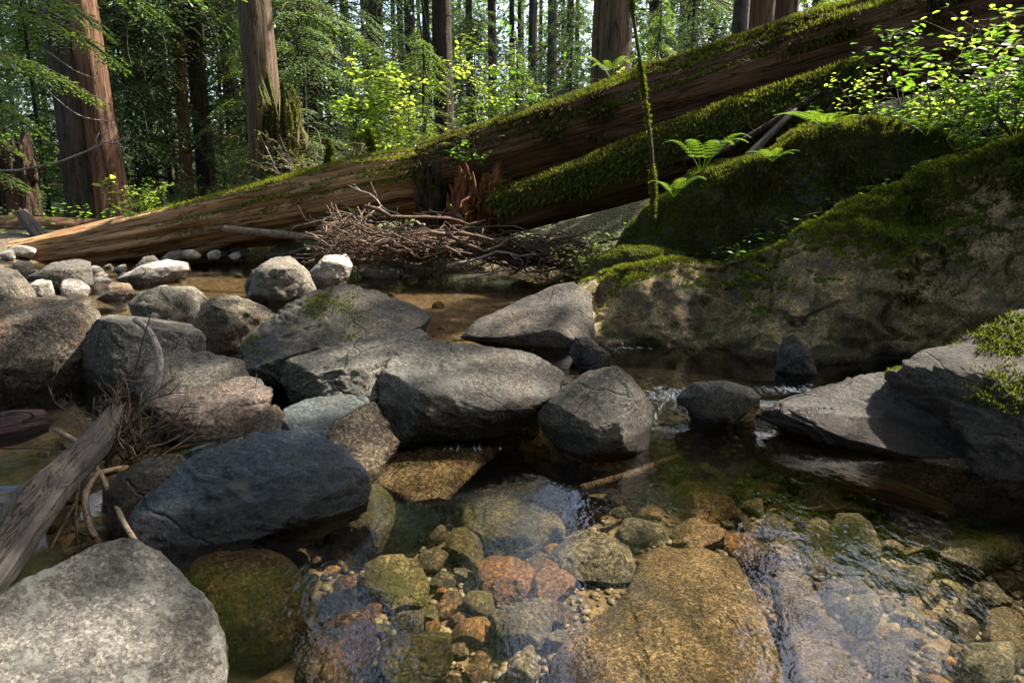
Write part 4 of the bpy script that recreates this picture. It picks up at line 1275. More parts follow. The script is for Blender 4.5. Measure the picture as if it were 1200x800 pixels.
rr_ = np.random.RandomState(77)
cb = aty(562, 262, 9.1)
for k in range(22):   # roots still on the stump, splayed into the pile
    a = rr_.uniform(2.6, 6.8)
    p0 = cb + np.array([math.cos(a) * .2, math.sin(a) * .15, rr_.uniform(-.1, .45)])
    p1 = p0 + np.array([math.cos(a) * rr_.uniform(.15, .6), math.sin(a) * .3, rr_.uniform(-.5, .1)])
    p1[2] = max(p1[2], .2)
    mbr = MB(); add_tube(mbr, wander(p0, p1, 10, .3, rr_), rr_.uniform(.015, .045) * np.linspace(1, .3, 10), 6)
    build('root', mbr, M['rot_red' if k % 3 else 'stick_brown'], parent=rotten)
rng = np.random.RandomState(12)
for k in range(105):
    cx = rng.normal(0, 1); 
    px = 560 + 68 * np.clip(cx, -1.9, 2.0)
    ymid = np.interp(px, [390, 450, 520, 600, 700], [283, 282, 284, 288, 304])
    py = ymid + rng.normal(0, 9)
    Y = rng.uniform(8.3, 9.3)
    c = aty(px, py, Y)
    a = rng.normal(0, .35) + (math.pi if rng.rand() < .5 else 0)
    L = rng.uniform(.5, 1.7)
    d = np.array([math.cos(a), math.sin(a) * .6, rng.normal(-.02, .14) - .1 * math.cos(a)]) * L / 2
    r = .010 + .02 * rng.rand() ** 2
    p0, p1 = c - d, c + d
    p0[2] = max(p0[2], .1); p1[2] = max(p1[2], .1)
    stick('driftwood_branch', 'reddish brown bare branch tangled in the driftwood pile', p0, p1, r, 'stick_brown' if rng.rand() < .7 else 'stick_tan', rng, 'branches of the driftwood pile', amp=.13, twigs=rng.randint(0, 4), tl=.3)
named = [
    ('long pale grey branch lying along the front of the driftwood pile', aty(524, 312, 8.2), aty(640, 298, 8.4), .022, 'drift_pale', 2),
    ('forked grey branch dipping into the pool below the driftwood pile', aty(552, 326, 8.1), aty(600, 312, 8.3), .014, 'drift_pale', 3),
    ('pale branch bent up at the right end of the driftwood pile', aty(668, 290, 8.1), aty(705, 306, 8.0), .022, 'stick_tan', 1),
    ('straight tan stick rising right of the driftwood pile', aty(640, 284, 8.3), aty(706, 268, 8.4), .017, 'stick_tan', 0),
    ('thin straight stick standing diagonally in front of the red stump', aty(497, 308, 8.4), aty(572, 258, 8.9), .011, 'stick_tan', 0),
    ('flat broken slat of wood leaning on the red stump', aty(532, 250, 9.0), aty(562, 270, 8.9), .035, 'stick_tan', 0),
    ('thick dark branch slanting down to the moss capped rock', aty(632, 335, 7.6), aty(690, 312, 7.9), .04, 'stump_dark', 0),
    ('bare twig reaching left over the far stones from the driftwood', aty(430, 262, 9.6), aty(395, 230, 9.8), .012, 'stick_tan', 5),
    ('lichen crusted branch jutting over the split log', aty(488, 268, 9.3), aty(395, 243, 9.5), .014, 'twig_moss', 5),
    ('bleached twig crossing in front of the narrow dark stump', aty(475, 255, 9.2), aty(408, 217, 9.6), .013, 'drift_pale', 4),
]
for lb, a, b, r, mt, tw in named:
    stick('driftwood_branch', lb, a, b, r, mt, rng, twigs=tw, amp=.08)
mb = MB()
for k in range(520):
    px = rng.uniform(395, 705); py = np.interp(px, [390, 450, 520, 600, 700], [286, 288, 290, 294, 308]) + rng.normal(0, 9)
    c = aty(px, py, rng.uniform(8.3, 9.2))
    d = rng.normal(size=3) * np.array([.22, .12, .09])
    c[2] = max(c[2], .14)
    add_tube(mb, wander(c - d, c + d, 5, .2, rng), .004 + .005 * rng.rand(), 4)
o = build('twig_litter', mb, M['stick_brown'], aty(545, 300, 8.7)); tag(o, kind='stuff')
mb = MB()  # twigs lodged on the far shore left of the pile
for k in range(170):
    px = rng.uniform(372, 440); py = rng.uniform(255, 305)
    c = aty(px, py, rng.uniform(9.2, 9.9)); d = rng.normal(size=3) * np.array([.25, .12, .16])
    add_tube(mb, wander(c - d, c + d, 5, .2, rng), .004 + .006 * rng.rand(), 4)
o = build('twig_litter', mb, M['stick_tan'], aty(405, 300, 9.5)); tag(o, kind='stuff')

# ------------------------------------------------------------------ twig bundle on the near driftwood log
def polystick(name, label, pts, r0, r1, mat, rng, twigs=0, tl=.3, cat='branch', n=26):
    P = np.array(pts, float)
    cum = np.concatenate([[0], np.cumsum(np.linalg.norm(np.diff(P, axis=0), axis=1))])
    s = np.linspace(0, cum[-1], n)
    C = np.stack([np.interp(s, cum, P[:, a]) for a in range(3)], 1)
    for _ in range(3):
        C[1:-1] = (C[:-2] + 2 * C[1:-1] + C[2:]) / 4
    C += .012 * np.stack([fbm(np.stack([s * 4, 0 * s + rng.uniform(0, 50), 0 * s], 1), 2) for _ in range(3)], 1)
    mb = MB()
    add_tube(mb, C, np.linspace(r0, r1, n) * (1 + .12 * perlin(np.stack([s * 15, 0 * s, 0 * s], 1))), 8)
    for k in range(twigs):
        i = rng.randint(3, n - 2)
        d = unit(unit(C[i] - C[i - 1]) * .8 + rng.normal(size=3) * .55)
        q = wander(C[i], C[i] + d * tl * rng.uniform(.5, 1), 6, .12, rng)
        add_tube(mb, q, max(r1, r0 * .35) * np.linspace(1, .3, 6), 5)
    o = build(name, mb, M[mat], C[0])
    tag(o, label, cat)
    return o


polystick('driftwood_branch', 'pale curved stub of a branch standing up from the twig bundle', [aty(178, 478, 2.95), aty(186, 440, 2.95), aty(184, 410, 2.98), aty(174, 388, 3.0), aty(158, 374, 3.02)], .021, .013, 'drift_pale', rng)
polystick('driftwood_branch', 'long tan stick slanting from the water over the twigs to the pale boulder', [aty(62, 505, 2.7), aty(92, 518, 2.55), aty(120, 565, 2.25), aty(160, 632, 1.95)], .010, .009, 'stick_tan', rng)
polystick('driftwood_branch', 'curved grey stick bending down beside the pale boulder', [aty(148, 550, 2.4), aty(112, 558, 2.3), aty(100, 580, 2.2), aty(106, 620, 2.1), aty(120, 642, 2.05)], .013, .010, 'stick_tan', rng)
polystick('driftwood_branch', 'forked dark twig reaching right over the rocks', [aty(150, 545, 2.5), aty(205, 528, 2.6), aty(260, 512, 2.75), aty(290, 495, 2.9), aty(308, 470, 3.0)], .011, .004, 'stick_brown', rng, twigs=6, tl=.22)
polystick('driftwood_branch', 'straight dark stick crossing the left edge above the grey log', [aty(-20, 591, 2.2), aty(40, 592, 2.2), aty(92, 586, 2.25)], .009, .006, 'twig', rng, twigs=1)
polystick('driftwood_branch', 'thin dark stick sticking out from the left edge over the water', [aty(-20, 577, 2.4), aty(30, 571, 2.45)], .008, .006, 'twig', rng)
polystick('driftwood_branch', 'slender dark twig rising steeply in front of the flat topped boulder', [aty(140, 500, 2.7), aty(155, 450, 2.75), aty(168, 400, 2.8), aty(178, 362, 2.8)], .005, .002, 'twig', rng)
polystick('driftwood_branch', 'stubby brown twigs hanging below the grey log', [aty(92, 560, 2.15), aty(90, 600, 2.1), aty(92, 640, 2.05)], .008, .005, 'twig', rng, twigs=3, tl=.12)
polystick('driftwood_branch', 'short twig slanting down at the side of the grey log', [aty(88, 590, 2.1), aty(75, 615, 2.05), aty(60, 642, 2.0)], .006, .004, 'twig', rng)
polystick('driftwood_branch', 'fine twig across the water left of the twig bundle', [aty(0, 525, 2.9), aty(60, 526, 2.8), aty(120, 522, 2.7)], .004, .003, 'twig', rng)
for k in range(64):
    a = rng.uniform(0, 1)
    base = aty(rng.uniform(118, 165), rng.uniform(500, 560), rng.uniform(2.45, 2.75))
    ang = rng.uniform(-.6, 1.25)
    L = rng.uniform(.15, .42) * (1.15 if ang > .5 else .8)
    d = np.array([math.sin(ang), rng.uniform(-.3, .3), math.cos(ang) * .9]) * L
    stick('dead_twig', 'dead grey brown twig in the bundle caught on the driftwood log', base, base + d, rng.uniform(.0022, .0055), ['twig', 'stick_brown', 'stick_tan'][rng.randint(3)], rng, 'twigs caught on the driftwood log', amp=.16, twigs=rng.randint(0, 4), n=8, cat='twig', sides=5, tl=.35)
# the fir cone lodged in the twigs
c0 = aty(131, 478, 2.62)
mb = MB()
V, F = ico(3)
mb.add(V * np.array([.022, .022, .036]) * .8 + c0, F)
nsc = 110
k_ = np.arange(nsc)
ph = k_ * 2.39996; zz = (k_ / nsc - .5) * .072
rr = .026 * np.sqrt(np.clip(1 - (zz / .04) ** 2, .05, 1))
pos_ = np.stack([np.cos(ph) * rr * .6, np.sin(ph) * rr * .6, zz], 1) + c0
dirv = np.stack([np.cos(ph), np.sin(ph), 0 * ph + .5], 1)
scatter(mb, LEAF_V, LEAF_F, pos_, dirv, np.tile([0, 0, 1.0], (nsc, 1)) + .0, np.stack([rr * .8, rr * .9, rr * .9], 1))
o = build('fir_cone', mb, M['cone'], c0); tag(o, 'open brown fir cone lodged among the dead twigs', 'cone')

# ------------------------------------------------------------------ trees
def trunk_mb(base, top, r0, r1, seed=0, flare=.35, sides=40, rings=70, groove=.08, sway=.0, mb=None):
    base = np.asarray(base, float); top = np.asarray(top, float)
    H = np.linalg.norm(top - base)
    t = np.linspace(0, 1, rings) ** 1.6
    th = np.linspace(0, 2 * math.pi, sides, endpoint=False)
    TH, TT = np.meshgrid(th, t)
    z = TT * H
    rad = r0 + (r1 - r0) * TT
    fl = np.exp(-z / (2.2 * r0 + .15))
    lob = 1 + .5 * np.cos(TH * 5 + seed) * .5 + .3 * np.cos(TH * 3 + seed * 2)
    rad = rad * (1 + flare * fl * lob)
    q = np.stack([np.cos(TH).ravel() * 3, np.sin(TH).ravel() * 3, z.ravel() * .28], 1)
    g_ = (groove * fbm(q * 1.2 + seed * 1.7, 3) + groove * .8 * (.35 - abs(perlin(q * np.array([2.4, 2.4, 1.0]) + seed)))).reshape(rings, sides)
    rad = rad * (1 + g_)
    sw = sway * np.stack([fbm(np.stack([t * 2, 0 * t + seed, 0 * t], 1), 2), fbm(np.stack([t * 2, 0 * t + seed + 9, 0 * t], 1), 2)], 1) * t[:, None]
    cx = base[0] + (top[0] - base[0]) * t + sw[:, 0]; cyy = base[1] + (top[1] - base[1]) * t + sw[:, 1]
    V = np.stack([cx[:, None] + rad * np.cos(TH), cyy[:, None] + rad * np.sin(TH), base[2] + z * (top[2] - base[2]) / H], -1).reshape(-1, 3)
    i = np.arange(rings - 1)[:, None] * sides; j = np.arange(sides)[None, :]; j2 = (j + 1) % sides
    F = np.stack([i + j, i + j2, i + sides + j2, i + sides + j], -1).reshape(-1, 4)
    mb = mb or MB()
    mb.add(V, F)
    return mb


def bough(mb, wood, p0, az, L, up0, droop, rng, leaf=.09, nside=13, twl=.42, width=.32, dens=1.0):
    """one conifer bough: a drooping stem with flat side sprays of small leaves on both sides"""
    n = nside
    t = np.linspace(0, 1, n + 2)
    h = np.array([math.cos(az), math.sin(az), 0.0])
    sd = np.array([-math.sin(az), math.cos(az), 0.0])
    P = p0 + np.outer(t * L, h) + np.outer(L * (up0 * t - droop * t ** 2), [0, 0, 1.0]) + np.outer(.08 * L * perlin(np.stack([t * 2, 0 * t + rng.uniform(0, 99), 0 * t], 1)), sd)
    if wood is not None:
        V, F = tube(P, .012 * L * np.linspace(1, .2, len(P)) + .003, 4)
        wood.add(V, F)
    T = unit(np.gradient(P, axis=0))
    pos, dirs, nrm, sc = [], [], [], []
    for i in range(2, n + 2):
        for sg in (-1, 1):
            tl = L * twl * (1 - (t[i] - .25) ** 2 * 1.25) * rng.uniform(.55, 1.1)
            if tl < .04: tl = .04
            d = unit(T[i] * .75 + sd * sg * .8 + np.array([0, 0, rng.uniform(-.32, .05)]))
            k = max(2, int(tl / leaf * 2.1 * dens))
            u = (np.arange(k) + .5) / k
            pts = P[i] + np.outer(u * tl, d) - np.outer((u ** 2) * tl * .22, [0, 0, 1.0])
            side = np.where(np.arange(k) % 2 == 0, 1, -1)[:, None]
            lat = np.cross(d, [0, 0, 1.0])
            dd = d * .7 + lat * side * .75 + rng.normal(size=(k, 3)) * .18
            pos.append(pts); dirs.append(dd)
            nrm.append(np.tile([0, 0, 1.0], (k, 1)) + rng.normal(size=(k, 3)) * .35)
            sc.append(leaf * rng.uniform(.6, 1.25, k) * (1.1 - .35 * u))
    pos = np.concatenate(pos); dirs = np.concatenate(dirs); nrm = np.concatenate(nrm); sc = np.concatenate(sc)
    scatter(mb, NEED_V, NEED_F, pos, dirs, nrm, np.stack([sc, sc * width * 3, sc], 1))


def crown_mb(z0, z1, nb, Lmax, leaf, seed, droop=.5, shape='cone', nside=11, dens=1.0, Lmin=.35):
    rng = np.random.RandomState(seed)
    mb, wood = MB(), MB()
    for k in range(nb):
        f = rng.rand() ** .85
        z = z0 + (z1 - z0) * f
        L = Lmax * ((1 - f) ** .7 * .85 + .15) * rng.uniform(.6, 1.1)
        L = max(L, Lmin)
        bough(mb, wood, np.array([0, 0, z]), rng.uniform(0, 6.283), L, rng.uniform(-.05, .3), droop * rng.uniform(.6, 1.3), rng, leaf, nside, dens=dens)
    return mb, wood


def crown_mesh(name, *a, mat='needles', **k):
    mb, wood = crown_mb(*a, **k)
    me = new_mesh(name, mb, M[mat])
    wm = new_mesh(name + '_boughs', wood, M['twig'])
    return me, wm


CR = {
    'skirt': crown_mesh('crown', 2.0, 7.0, 26, 2.3, .13, 108, droop=.65, nside=10),
    'top': crown_mesh('crown', 27, 33, 40, 1.6, .16, 107, droop=.5, nside=9),
    'tall_a': crown_mesh('crown', 2.2, 25, 150, 2.7, .15, 101, droop=.6, nside=10),
    'tall_b': crown_mesh('crown', 1.6, 23, 150, 2.6, .14, 102, droop=.7, nside=10),
    'tall_c': crown_mesh('crown', 9, 30, 110, 2.8, .18, 103, droop=.5, nside=9),
    'low_a': crown_mesh('crown', .5, 7.5, 105, 2.2, .10, 104, droop=.55, nside=12),
    'low_b': crown_mesh('crown', .3, 5.2, 85, 1.7, .085, 105, droop=.6, nside=12, mat='needles_light'),
    'low_c': crown_mesh('crown', 1.0, 10, 125, 2.5, .115, 106, droop=.7, nside=12),
}


GAPS = [(-15.5, 1.4, .2, 2.2), (2.8, 1.7, .3, 2.3), (23.5, 2.0, .95, 2.0), (31.5, 1.9, 1.0, 1.9)]   # openings between the crowns where the sky shows


def in_gap(P, pad=0.0):
    r = np.zeros(len(P), bool)
    for a, w, ox, oy in GAPS:
        az = np.degrees(np.arctan2(P[:, 0] - ox, P[:, 1] - oy))
        el = np.degrees(np.arctan2(P[:, 2], np.hypot(P[:, 0] - ox, P[:, 1] - oy)))
        r |= (abs(az - a + 1.6 * np.sin(el * .35 + a)) < w + pad) & (el > 17) & (el < 47)
    return r


def conifer(name, label, px, Y, wpx, H, bark, crown=None, seed=0, lean=0.0, flare=.35, group=None, zlow=.15, scale=1.0, rot=None, groove=.08, sides=40, cat='tree', branches=0):
    x = (px - 600) / FPX * Y / (_c + _s * .18)
    z = float(ground_z(np.array([x]), np.array([Y]))[0]) - zlow
    base = np.array([x, Y, z])
    t = thing(name, label, cat, base, group)
    r0 = wpx / FPX * Y / 2
    top = base + np.array([lean * H, 0, H])
    build('trunk', trunk_mb(base, top, r0, r0 * .22, seed, flare, sides, 60, groove, sway=.2), M[bark], parent=t)
    rng = np.random.RandomState(seed + 77)
    if crown and not crown.startswith('low'):
        hw = math.degrees(math.atan2(1.5, Y))
        if any(abs(math.degrees(math.atan2(x - ox, Y - oy)) - a) < w + hw for a, w, ox, oy in GAPS): crown = 'skirt' if Y > 19 else None
    if crown:
        me, wm = CR[crown]
        for nm, mm in (('crown', me), ('boughs', wm)):
            c = put(nm, mm, (0, 0, 0), t)
            c.rotation_euler = (0, 0, rng.uniform(0, 6.28) if rot is None else rot)
            c.scale = (scale, scale, scale)
    if branches:
        mb = MB()
        for k in range(branches):
            zz = rng.uniform(1.2, 8.0)
            p0 = base + np.array([lean * zz, 0, zz])
            az = rng.uniform(0, 6.28)
            L = rng.uniform(.8, 2.4)
            p1 = p0 + np.array([math.cos(az) * L, math.sin(az) * L, rng.uniform(-.5, .15) * L])
            q = wander(p0, p1, 7, .12, rng, sag=.06)
            add_tube(mb, q, .018 * np.linspace(1, .3, 7), 5)
            for _ in range(3):
                i = rng.randint(2, 6)
                d = unit(unit(p1 - p0) * .7 + rng.normal(size=3) * .5) * L * .35
                add_tube(mb, wander(q[i], q[i] + d, 5, .12, rng), .008 * np.linspace(1, .3, 5), 4)
        build('dead_branches', mb, M['twig_moss'], parent=t)
    return t


conifer('cedar_tree', 'massive reddish cedar trunk with flaring foot at the left', 134, 14.0, 34, 30, 'bark_red', 'tall_c', 1, lean=-.036, flare=.5, groove=.12)
conifer('fir_tree', 'black furrowed trunk pressed against the massive reddish cedar', 104, 13.9, 36, 30, 'bark_dark', 'tall_c', 2, lean=-.022, flare=.2, groove=.14)
conifer('cedar_tree', 'straight brown cedar trunk rising behind the split log next to the mossy stump', 320, 13.0, 39, 30, 'bark_brown', 'tall_c', 3, lean=-.012, flare=.12, groove=.1)
conifer('hemlock_tree', 'slim reddish trunk of the dark pair, leaning right', 222, 17.5, 13, 26, 'bark_red', 'tall_a', 4, lean=.035, flare=.15, branches=16)
conifer('hemlock_tree', 'thicker black trunk of the dark pair with bare drooping limbs', 247, 18.0, 20, 28, 'bark_dark', 'tall_a', 5, lean=-.004, branches=26)
conifer('hemlock_tree', 'grey dark trunk between the reddish cedar and the dark pair', 178, 20.0, 22, 28, 'bark_dark', 'tall_b', 6, branches=14)
conifer('hemlock_tree', 'faint trunk just left of the straight brown cedar', 283, 21.0, 18, 27, 'bark_dark', 'tall_a', 7)
conifer('fir_tree', 'dark trunk with a slight curve left of the sunlit shrub gap', 486, 25.0, 14, 28, 'bark_dark', 'tall_c', 8)
conifer('fir_tree', 'thick dark trunk behind the sunlit shrub, just right of its top', 523, 20.0, 24, 30, 'bark_dark', 'tall_c', 9, branches=8)
conifer('fir_tree', 'narrow straight trunk alone between the thick dark one and a close pair', 578, 26.0, 11, 28, 'bark_dark', 'tall_c', 10)
conifer('fir_tree', 'left trunk of the slim grey pair against the bright sky', 623, 25.0, 11, 28, 'bark_grey', 'tall_c', 11)
conifer('fir_tree', 'right trunk of the slim grey pair against the bright sky', 645, 24.0, 12, 28, 'bark_grey', 'tall_c', 12, branches=8)
conifer('cedar_tree', 'big brown cedar trunk standing right behind the huge slanting log', 711, 13.5, 46, 30, 'bark_brown', 'top', 13, flare=.1, groove=.1)
conifer('cedar_tree', 'grey trunk at the left of the three in the upper right', 853, 16.0, 18, 30, 'bark_grey', 'top', 14)
conifer('cedar_tree', 'reddish barked trunk in the middle of the three in the upper right', 876, 13.5, 26, 30, 'bark_red', 'top', 15, groove=.1)
conifer('fir_tree', 'dark trunk at the right of the three in the upper right', 902, 14.0, 28, 30, 'bark_brown', 'top', 16)
for k, (px, Y, w, lb) in enumerate([(150, 27, 12, 'distant pole like trunk beside the reddish cedar'), (203, 30, 12, 'distant trunk seen between the grey dark trunk and the dark pair'), (376, 28, 14, 'dim trunk right of the mossy stump'), (415, 31, 12, 'dim trunk behind the left part of the sunlit shrub'), (447, 27, 12, 'dim trunk above the middle of the sunlit shrub'),
                                (505, 34, 10, 'faint far trunk left of the thick dark trunk'), (553, 33, 9, 'thin far trunk right of the thick dark trunk'), (600, 36, 8, 'hair thin trunk in the bright gap'), (664, 34, 9, 'thin far trunk left of the big brown cedar'), (760, 30, 12, 'dim trunk right of the big brown cedar'), (800, 26, 14, 'dim trunk midway between the big cedar and the three on the right'), (822, 34, 9, 'thin far trunk left of the grey one in the upper right'), (938, 24, 16, 'dim trunk at the far right above the slanting log'), (10, 24, 18, 'dim trunk behind the dark stump at the left edge')]):
    conifer('hemlock_tree', lb, px, Y, w, 27, 'bark_dark', ['tall_a', 'tall_c', 'tall_b'][k % 3], 30 + k, sides=16, flare=.1)
# young hemlocks filling the understory
und = [(20, 19, 'low_a', 1.1, 'young hemlock behind the dark stump at the far left'), (165, 17, 'low_c', 1.0, 'young hemlock behind the foot of the reddish cedar'), (205, 23, 'low_a', 1.2, 'young hemlock between the dark trunks'), (268, 22, 'low_c', 1.1, 'young hemlock filling the gap right of the dark pair'), (300, 17, 'low_b', 1.0, 'pale young hemlock left of the straight brown cedar'), (365, 16, 'low_a', 1.0, 'young hemlock right of the mossy stump'), (400, 19, 'low_c', 1.1, 'taller young hemlock behind the left half of the sunlit shrub'), (352, 24, 'low_c', 1.3, 'broad hemlock seen right of the straight brown cedar'), (450, 23, 'low_a', 1.2, 'young hemlock behind the top of the sunlit shrub'), (500, 18, 'low_b', .9, 'pale young hemlock behind the raised end of the split log'), (556, 22, 'low_a', .9, 'young hemlock between slim far trunks'), (605, 20, 'low_b', .9, 'pale young hemlock above the middle of the slanting log'), (668, 19, 'low_a', .8, 'young hemlock left of the big brown cedar'), (762, 16, 'low_b', .8, 'pale young hemlock just right of the big brown cedar'), (800, 20, 'low_a', 1.0, 'young hemlock left of the three trunks in the upper right'), (110, 21, 'low_c', 1.2, 'young hemlock hidden behind the massive cedar'), (935, 18, 'low_b', .9, 'pale young hemlock at the top right behind the slanting log'), (60, 16, 'low_b', 1.0, 'pale young hemlock beside the dark stump')]
for k, (px, Y, cr, sc, lb) in enumerate(und):
    conifer('young_hemlock', lb, px, Y, 6, 5.5 * sc, 'bark_dark', cr, 60 + k, scale=sc, sides=12, flare=.05)

# far wood that closes the view
rng = np.random.RandomState(44)
leafs, woods = MB(), MB()
for k in range(150):
    Y = rng.uniform(34, 62)
    x = rng.uniform(-.95, .95) * Y
    pxk = x / Y * 800 + 600
    if 560 < pxk < 700 and rng.rand() < .35: continue
    if in_gap(np.array([[x, Y, 15.0]]), .6)[0]: continue
    z = float(ground_z(np.array([x]), np.array([Y]))[0])
    H = rng.uniform(20, 30) if 540 < pxk < 720 else rng.uniform(30, 46)
    V, F = tube([[x, Y, z - .3], [x, Y, z + H]], [.2, .05], 7)
    woods.add(V, F)
    for b in range(85):
        f = rng.rand()
        za, aa, la = z + 1.0 + f * (H - 1.5), rng.uniform(0, 6.28), (1 - f) * 3.2 + 1.3
        if in_gap(np.array([[x + math.cos(aa) * la * u_, Y, za - .3 * u_] for u_ in (0., .5, 1.)]), .8).any(): continue
        bough(leafs, None, np.array([x, Y, za]), aa, la, .1, .55, rng, .5, 6, dens=.8)
o = build('far_forest', leafs, M['needles_far'], (0, 50, 2)); tag(o, 'distant wood closing the view behind the trunks', 'forest', kind='stuff')
o2 = build('far_forest', woods, M['bark_dark'], (0, 50, 2)); tag(o2, 'bare distant trunks within the far wood', 'forest', kind='stuff')

# the same wood round the sides and behind, shading the creek
leafs, woods = MB(), MB()
for k in range(44):
    a = rng.uniform(R(112), R(288)); d = rng.uniform(7.5, 20)
    x, y = d * math.sin(a) - .5, d * math.cos(a) + 2
    z = float(ground_z(np.array([x]), np.array([y]))[0])
    H = rng.uniform(18, 28)
    V, F = tube([[x, y, z - .3], [x, y, z + H]], [.35, .08], 8)
    woods.add(V, F)
    for b in range(34):
        f = rng.rand()
        bough(leafs, None, np.array([x, y, z + 3.0 + f * (H - 3.5)]), rng.uniform(0, 6.28), (1 - f) * 3.4 + .8, .1, .55, rng, .42, 6, dens=.75)
o = build('surrounding_forest', leafs, M['needles_far'], (0, -8, 2)); tag(o, 'wood on the near side of the creek', 'forest', kind='stuff')
o2 = build('surrounding_forest', woods, M['bark_dark'], (0, -8, 2)); tag(o2, 'trunks of the wood on the near side of the creek', 'forest', kind='stuff')

# bare drooping limbs hanging beside the dark pair
rng = np.random.RandomState(3)
limbs = thing('dead_limbs', 'tangle of bare curved limbs hanging left of the dark pair of trunks', 'branch', aty(230, 60, 17.2))
for pts in ([(232, 20), (200, 60), (165, 92), (130, 100)], [(236, 45), (215, 70), (205, 95), (196, 130), (176, 170)], [(234, 60), (190, 75), (160, 110), (140, 150)], [(238, 70), (225, 120), (205, 160), (180, 185), (165, 205)], [(230, 170), (205, 190), (180, 200), (165, 222)], [(232, 10), (210, 8), (190, -5)]):
    P = np.array([aty(a, b, 17.2 + .5 * math.sin(i)) for i, (a, b) in enumerate(pts)])
    tt = np.linspace(0, len(P) - 1, 16)
    C = np.stack([np.interp(tt, np.arange(len(P)), P[:, a]) for a in range(3)], 1)
    for _ in range(2): C[1:-1] = (C[:-2] + 2 * C[1:-1] + C[2:]) / 4
    mb = MB(); add_tube(mb, C, .045 * np.linspace(1, .3, 16), 6)
    for _ in range(7):
        i = rng.randint(3, 15); d = unit(unit(C[i] - C[i - 1]) + rng.normal(size=3) * .7) * rng.uniform(.3, 1.0)
        add_tube(mb, wander(C[i], C[i] + d, 6, .2, rng), .014 * np.linspace(1, .3, 6), 4)
    build('limb', mb, M['twig_moss'], parent=limbs)

# cedar boughs reaching into the upper left corner from a tree beyond the frame
rng = np.random.RandomState(8)
base = np.array([-8.6, 6.4, .7])
t = thing('cedar_tree', 'near cedar whose pale lacy boughs hang into the upper left corner', 'tree', base)
build('trunk', trunk_mb(base, base + [0, 0, 18], .42, .12, 4), M['bark_red'], parent=t)
lf, wd = MB(), MB()
for (px, py, Y, dx, dz, L) in [(-60, -60, 6.2, 1.3, -.25, 1.5), (-90, 0, 6.0, 1.4, -.3, 1.35), (-40, -90, 6.6, 1.5, -.3, 1.7), (-100, 50, 6.4, 1.2, -.25, 1.2), (-110, 105, 5.9, 1.1, -.2, 1.0), (10, -110, 7.0, 1.2, -.45, 1.6), (60, -110, 7.4, 1.2, -.5, 1.6), (-120, 130, 6.3, 1.1, -.3, 1.0), (-80, -30, 5.6, 1.2, -.25, 1.25), (150, -120, 7.8, 1.0, -.5, 1.3), (-130, 175, 6.2, 1., -.3, .9)]:
    p0 = aty(px, py, Y)
    V, F = tube(wander(base + [0, 0, p0[2] + 1.0], p0, 6, .05, rng), np.linspace(.04, .016, 6), 5); wd.add(V, F)
    bough(lf, wd, p0, rng.uniform(-.5, .25), L * 1.2, .12, .42, rng, .06, 22, twl=.4, width=.3, dens=1.7)
build('foliage', lf, M['needles_light'], parent=t); build('boughs', wd, M['twig'], parent=t)
mb = MB()
P = np.array([aty(a, b, 5.5) for a, b in [(-30, 200), (20, 200), (70, 190), (100, 178), (126, 166), (142, 172)]])
tt = np.linspace(0, 5, 20); C = np.stack([np.interp(tt, np.arange(6), P[:, a]) for a in range(3)], 1)
add_tube(mb, C, .011 * np.linspace(1, .35, 20), 6)
for (i, dx, dz) in [(12, .05, .09), (14, .03, .08), (15, .08, -.03), (16, .02, .1), (17, .07, .06), (18, .05, -.07)]:
    add_tube(mb, wander(C[i], C[i] + [dx * 2, 0, dz * 1.5], 5, .2, rng), .005, 4)
o = build('bare_branch', mb, M['drift_pale'], C[0]); tag(o, 'thin bare branch with a few curled buds reaching in from the left edge', 'branch')
for k, pts in enumerate([[(55, 60), (90, 85), (112, 92)], [(40, 90), (75, 125), (100, 140), (132, 142)]]):
    P = np.array([aty(a, b, 6.0) for a, b in pts]); tt = np.linspace(0, len(P) - 1, 12); C = np.stack([np.interp(tt, np.arange(len(P)), P[:, a]) for a in range(3)], 1)
    for _ in range(3): C[1:-1] = (C[:-2] + 2 * C[1:-1] + C[2:]) / 4
    mb = MB(); add_tube(mb, C, .007 * np.linspace(1, .5, 12), 5)
    o = build('bare_branch', mb, M['drift_pale'], C[0]); tag(o, ['upper short pale twig arching down from the cedar boughs', 'longer pale twig arching below the cedar boughs'][k], 'branch')


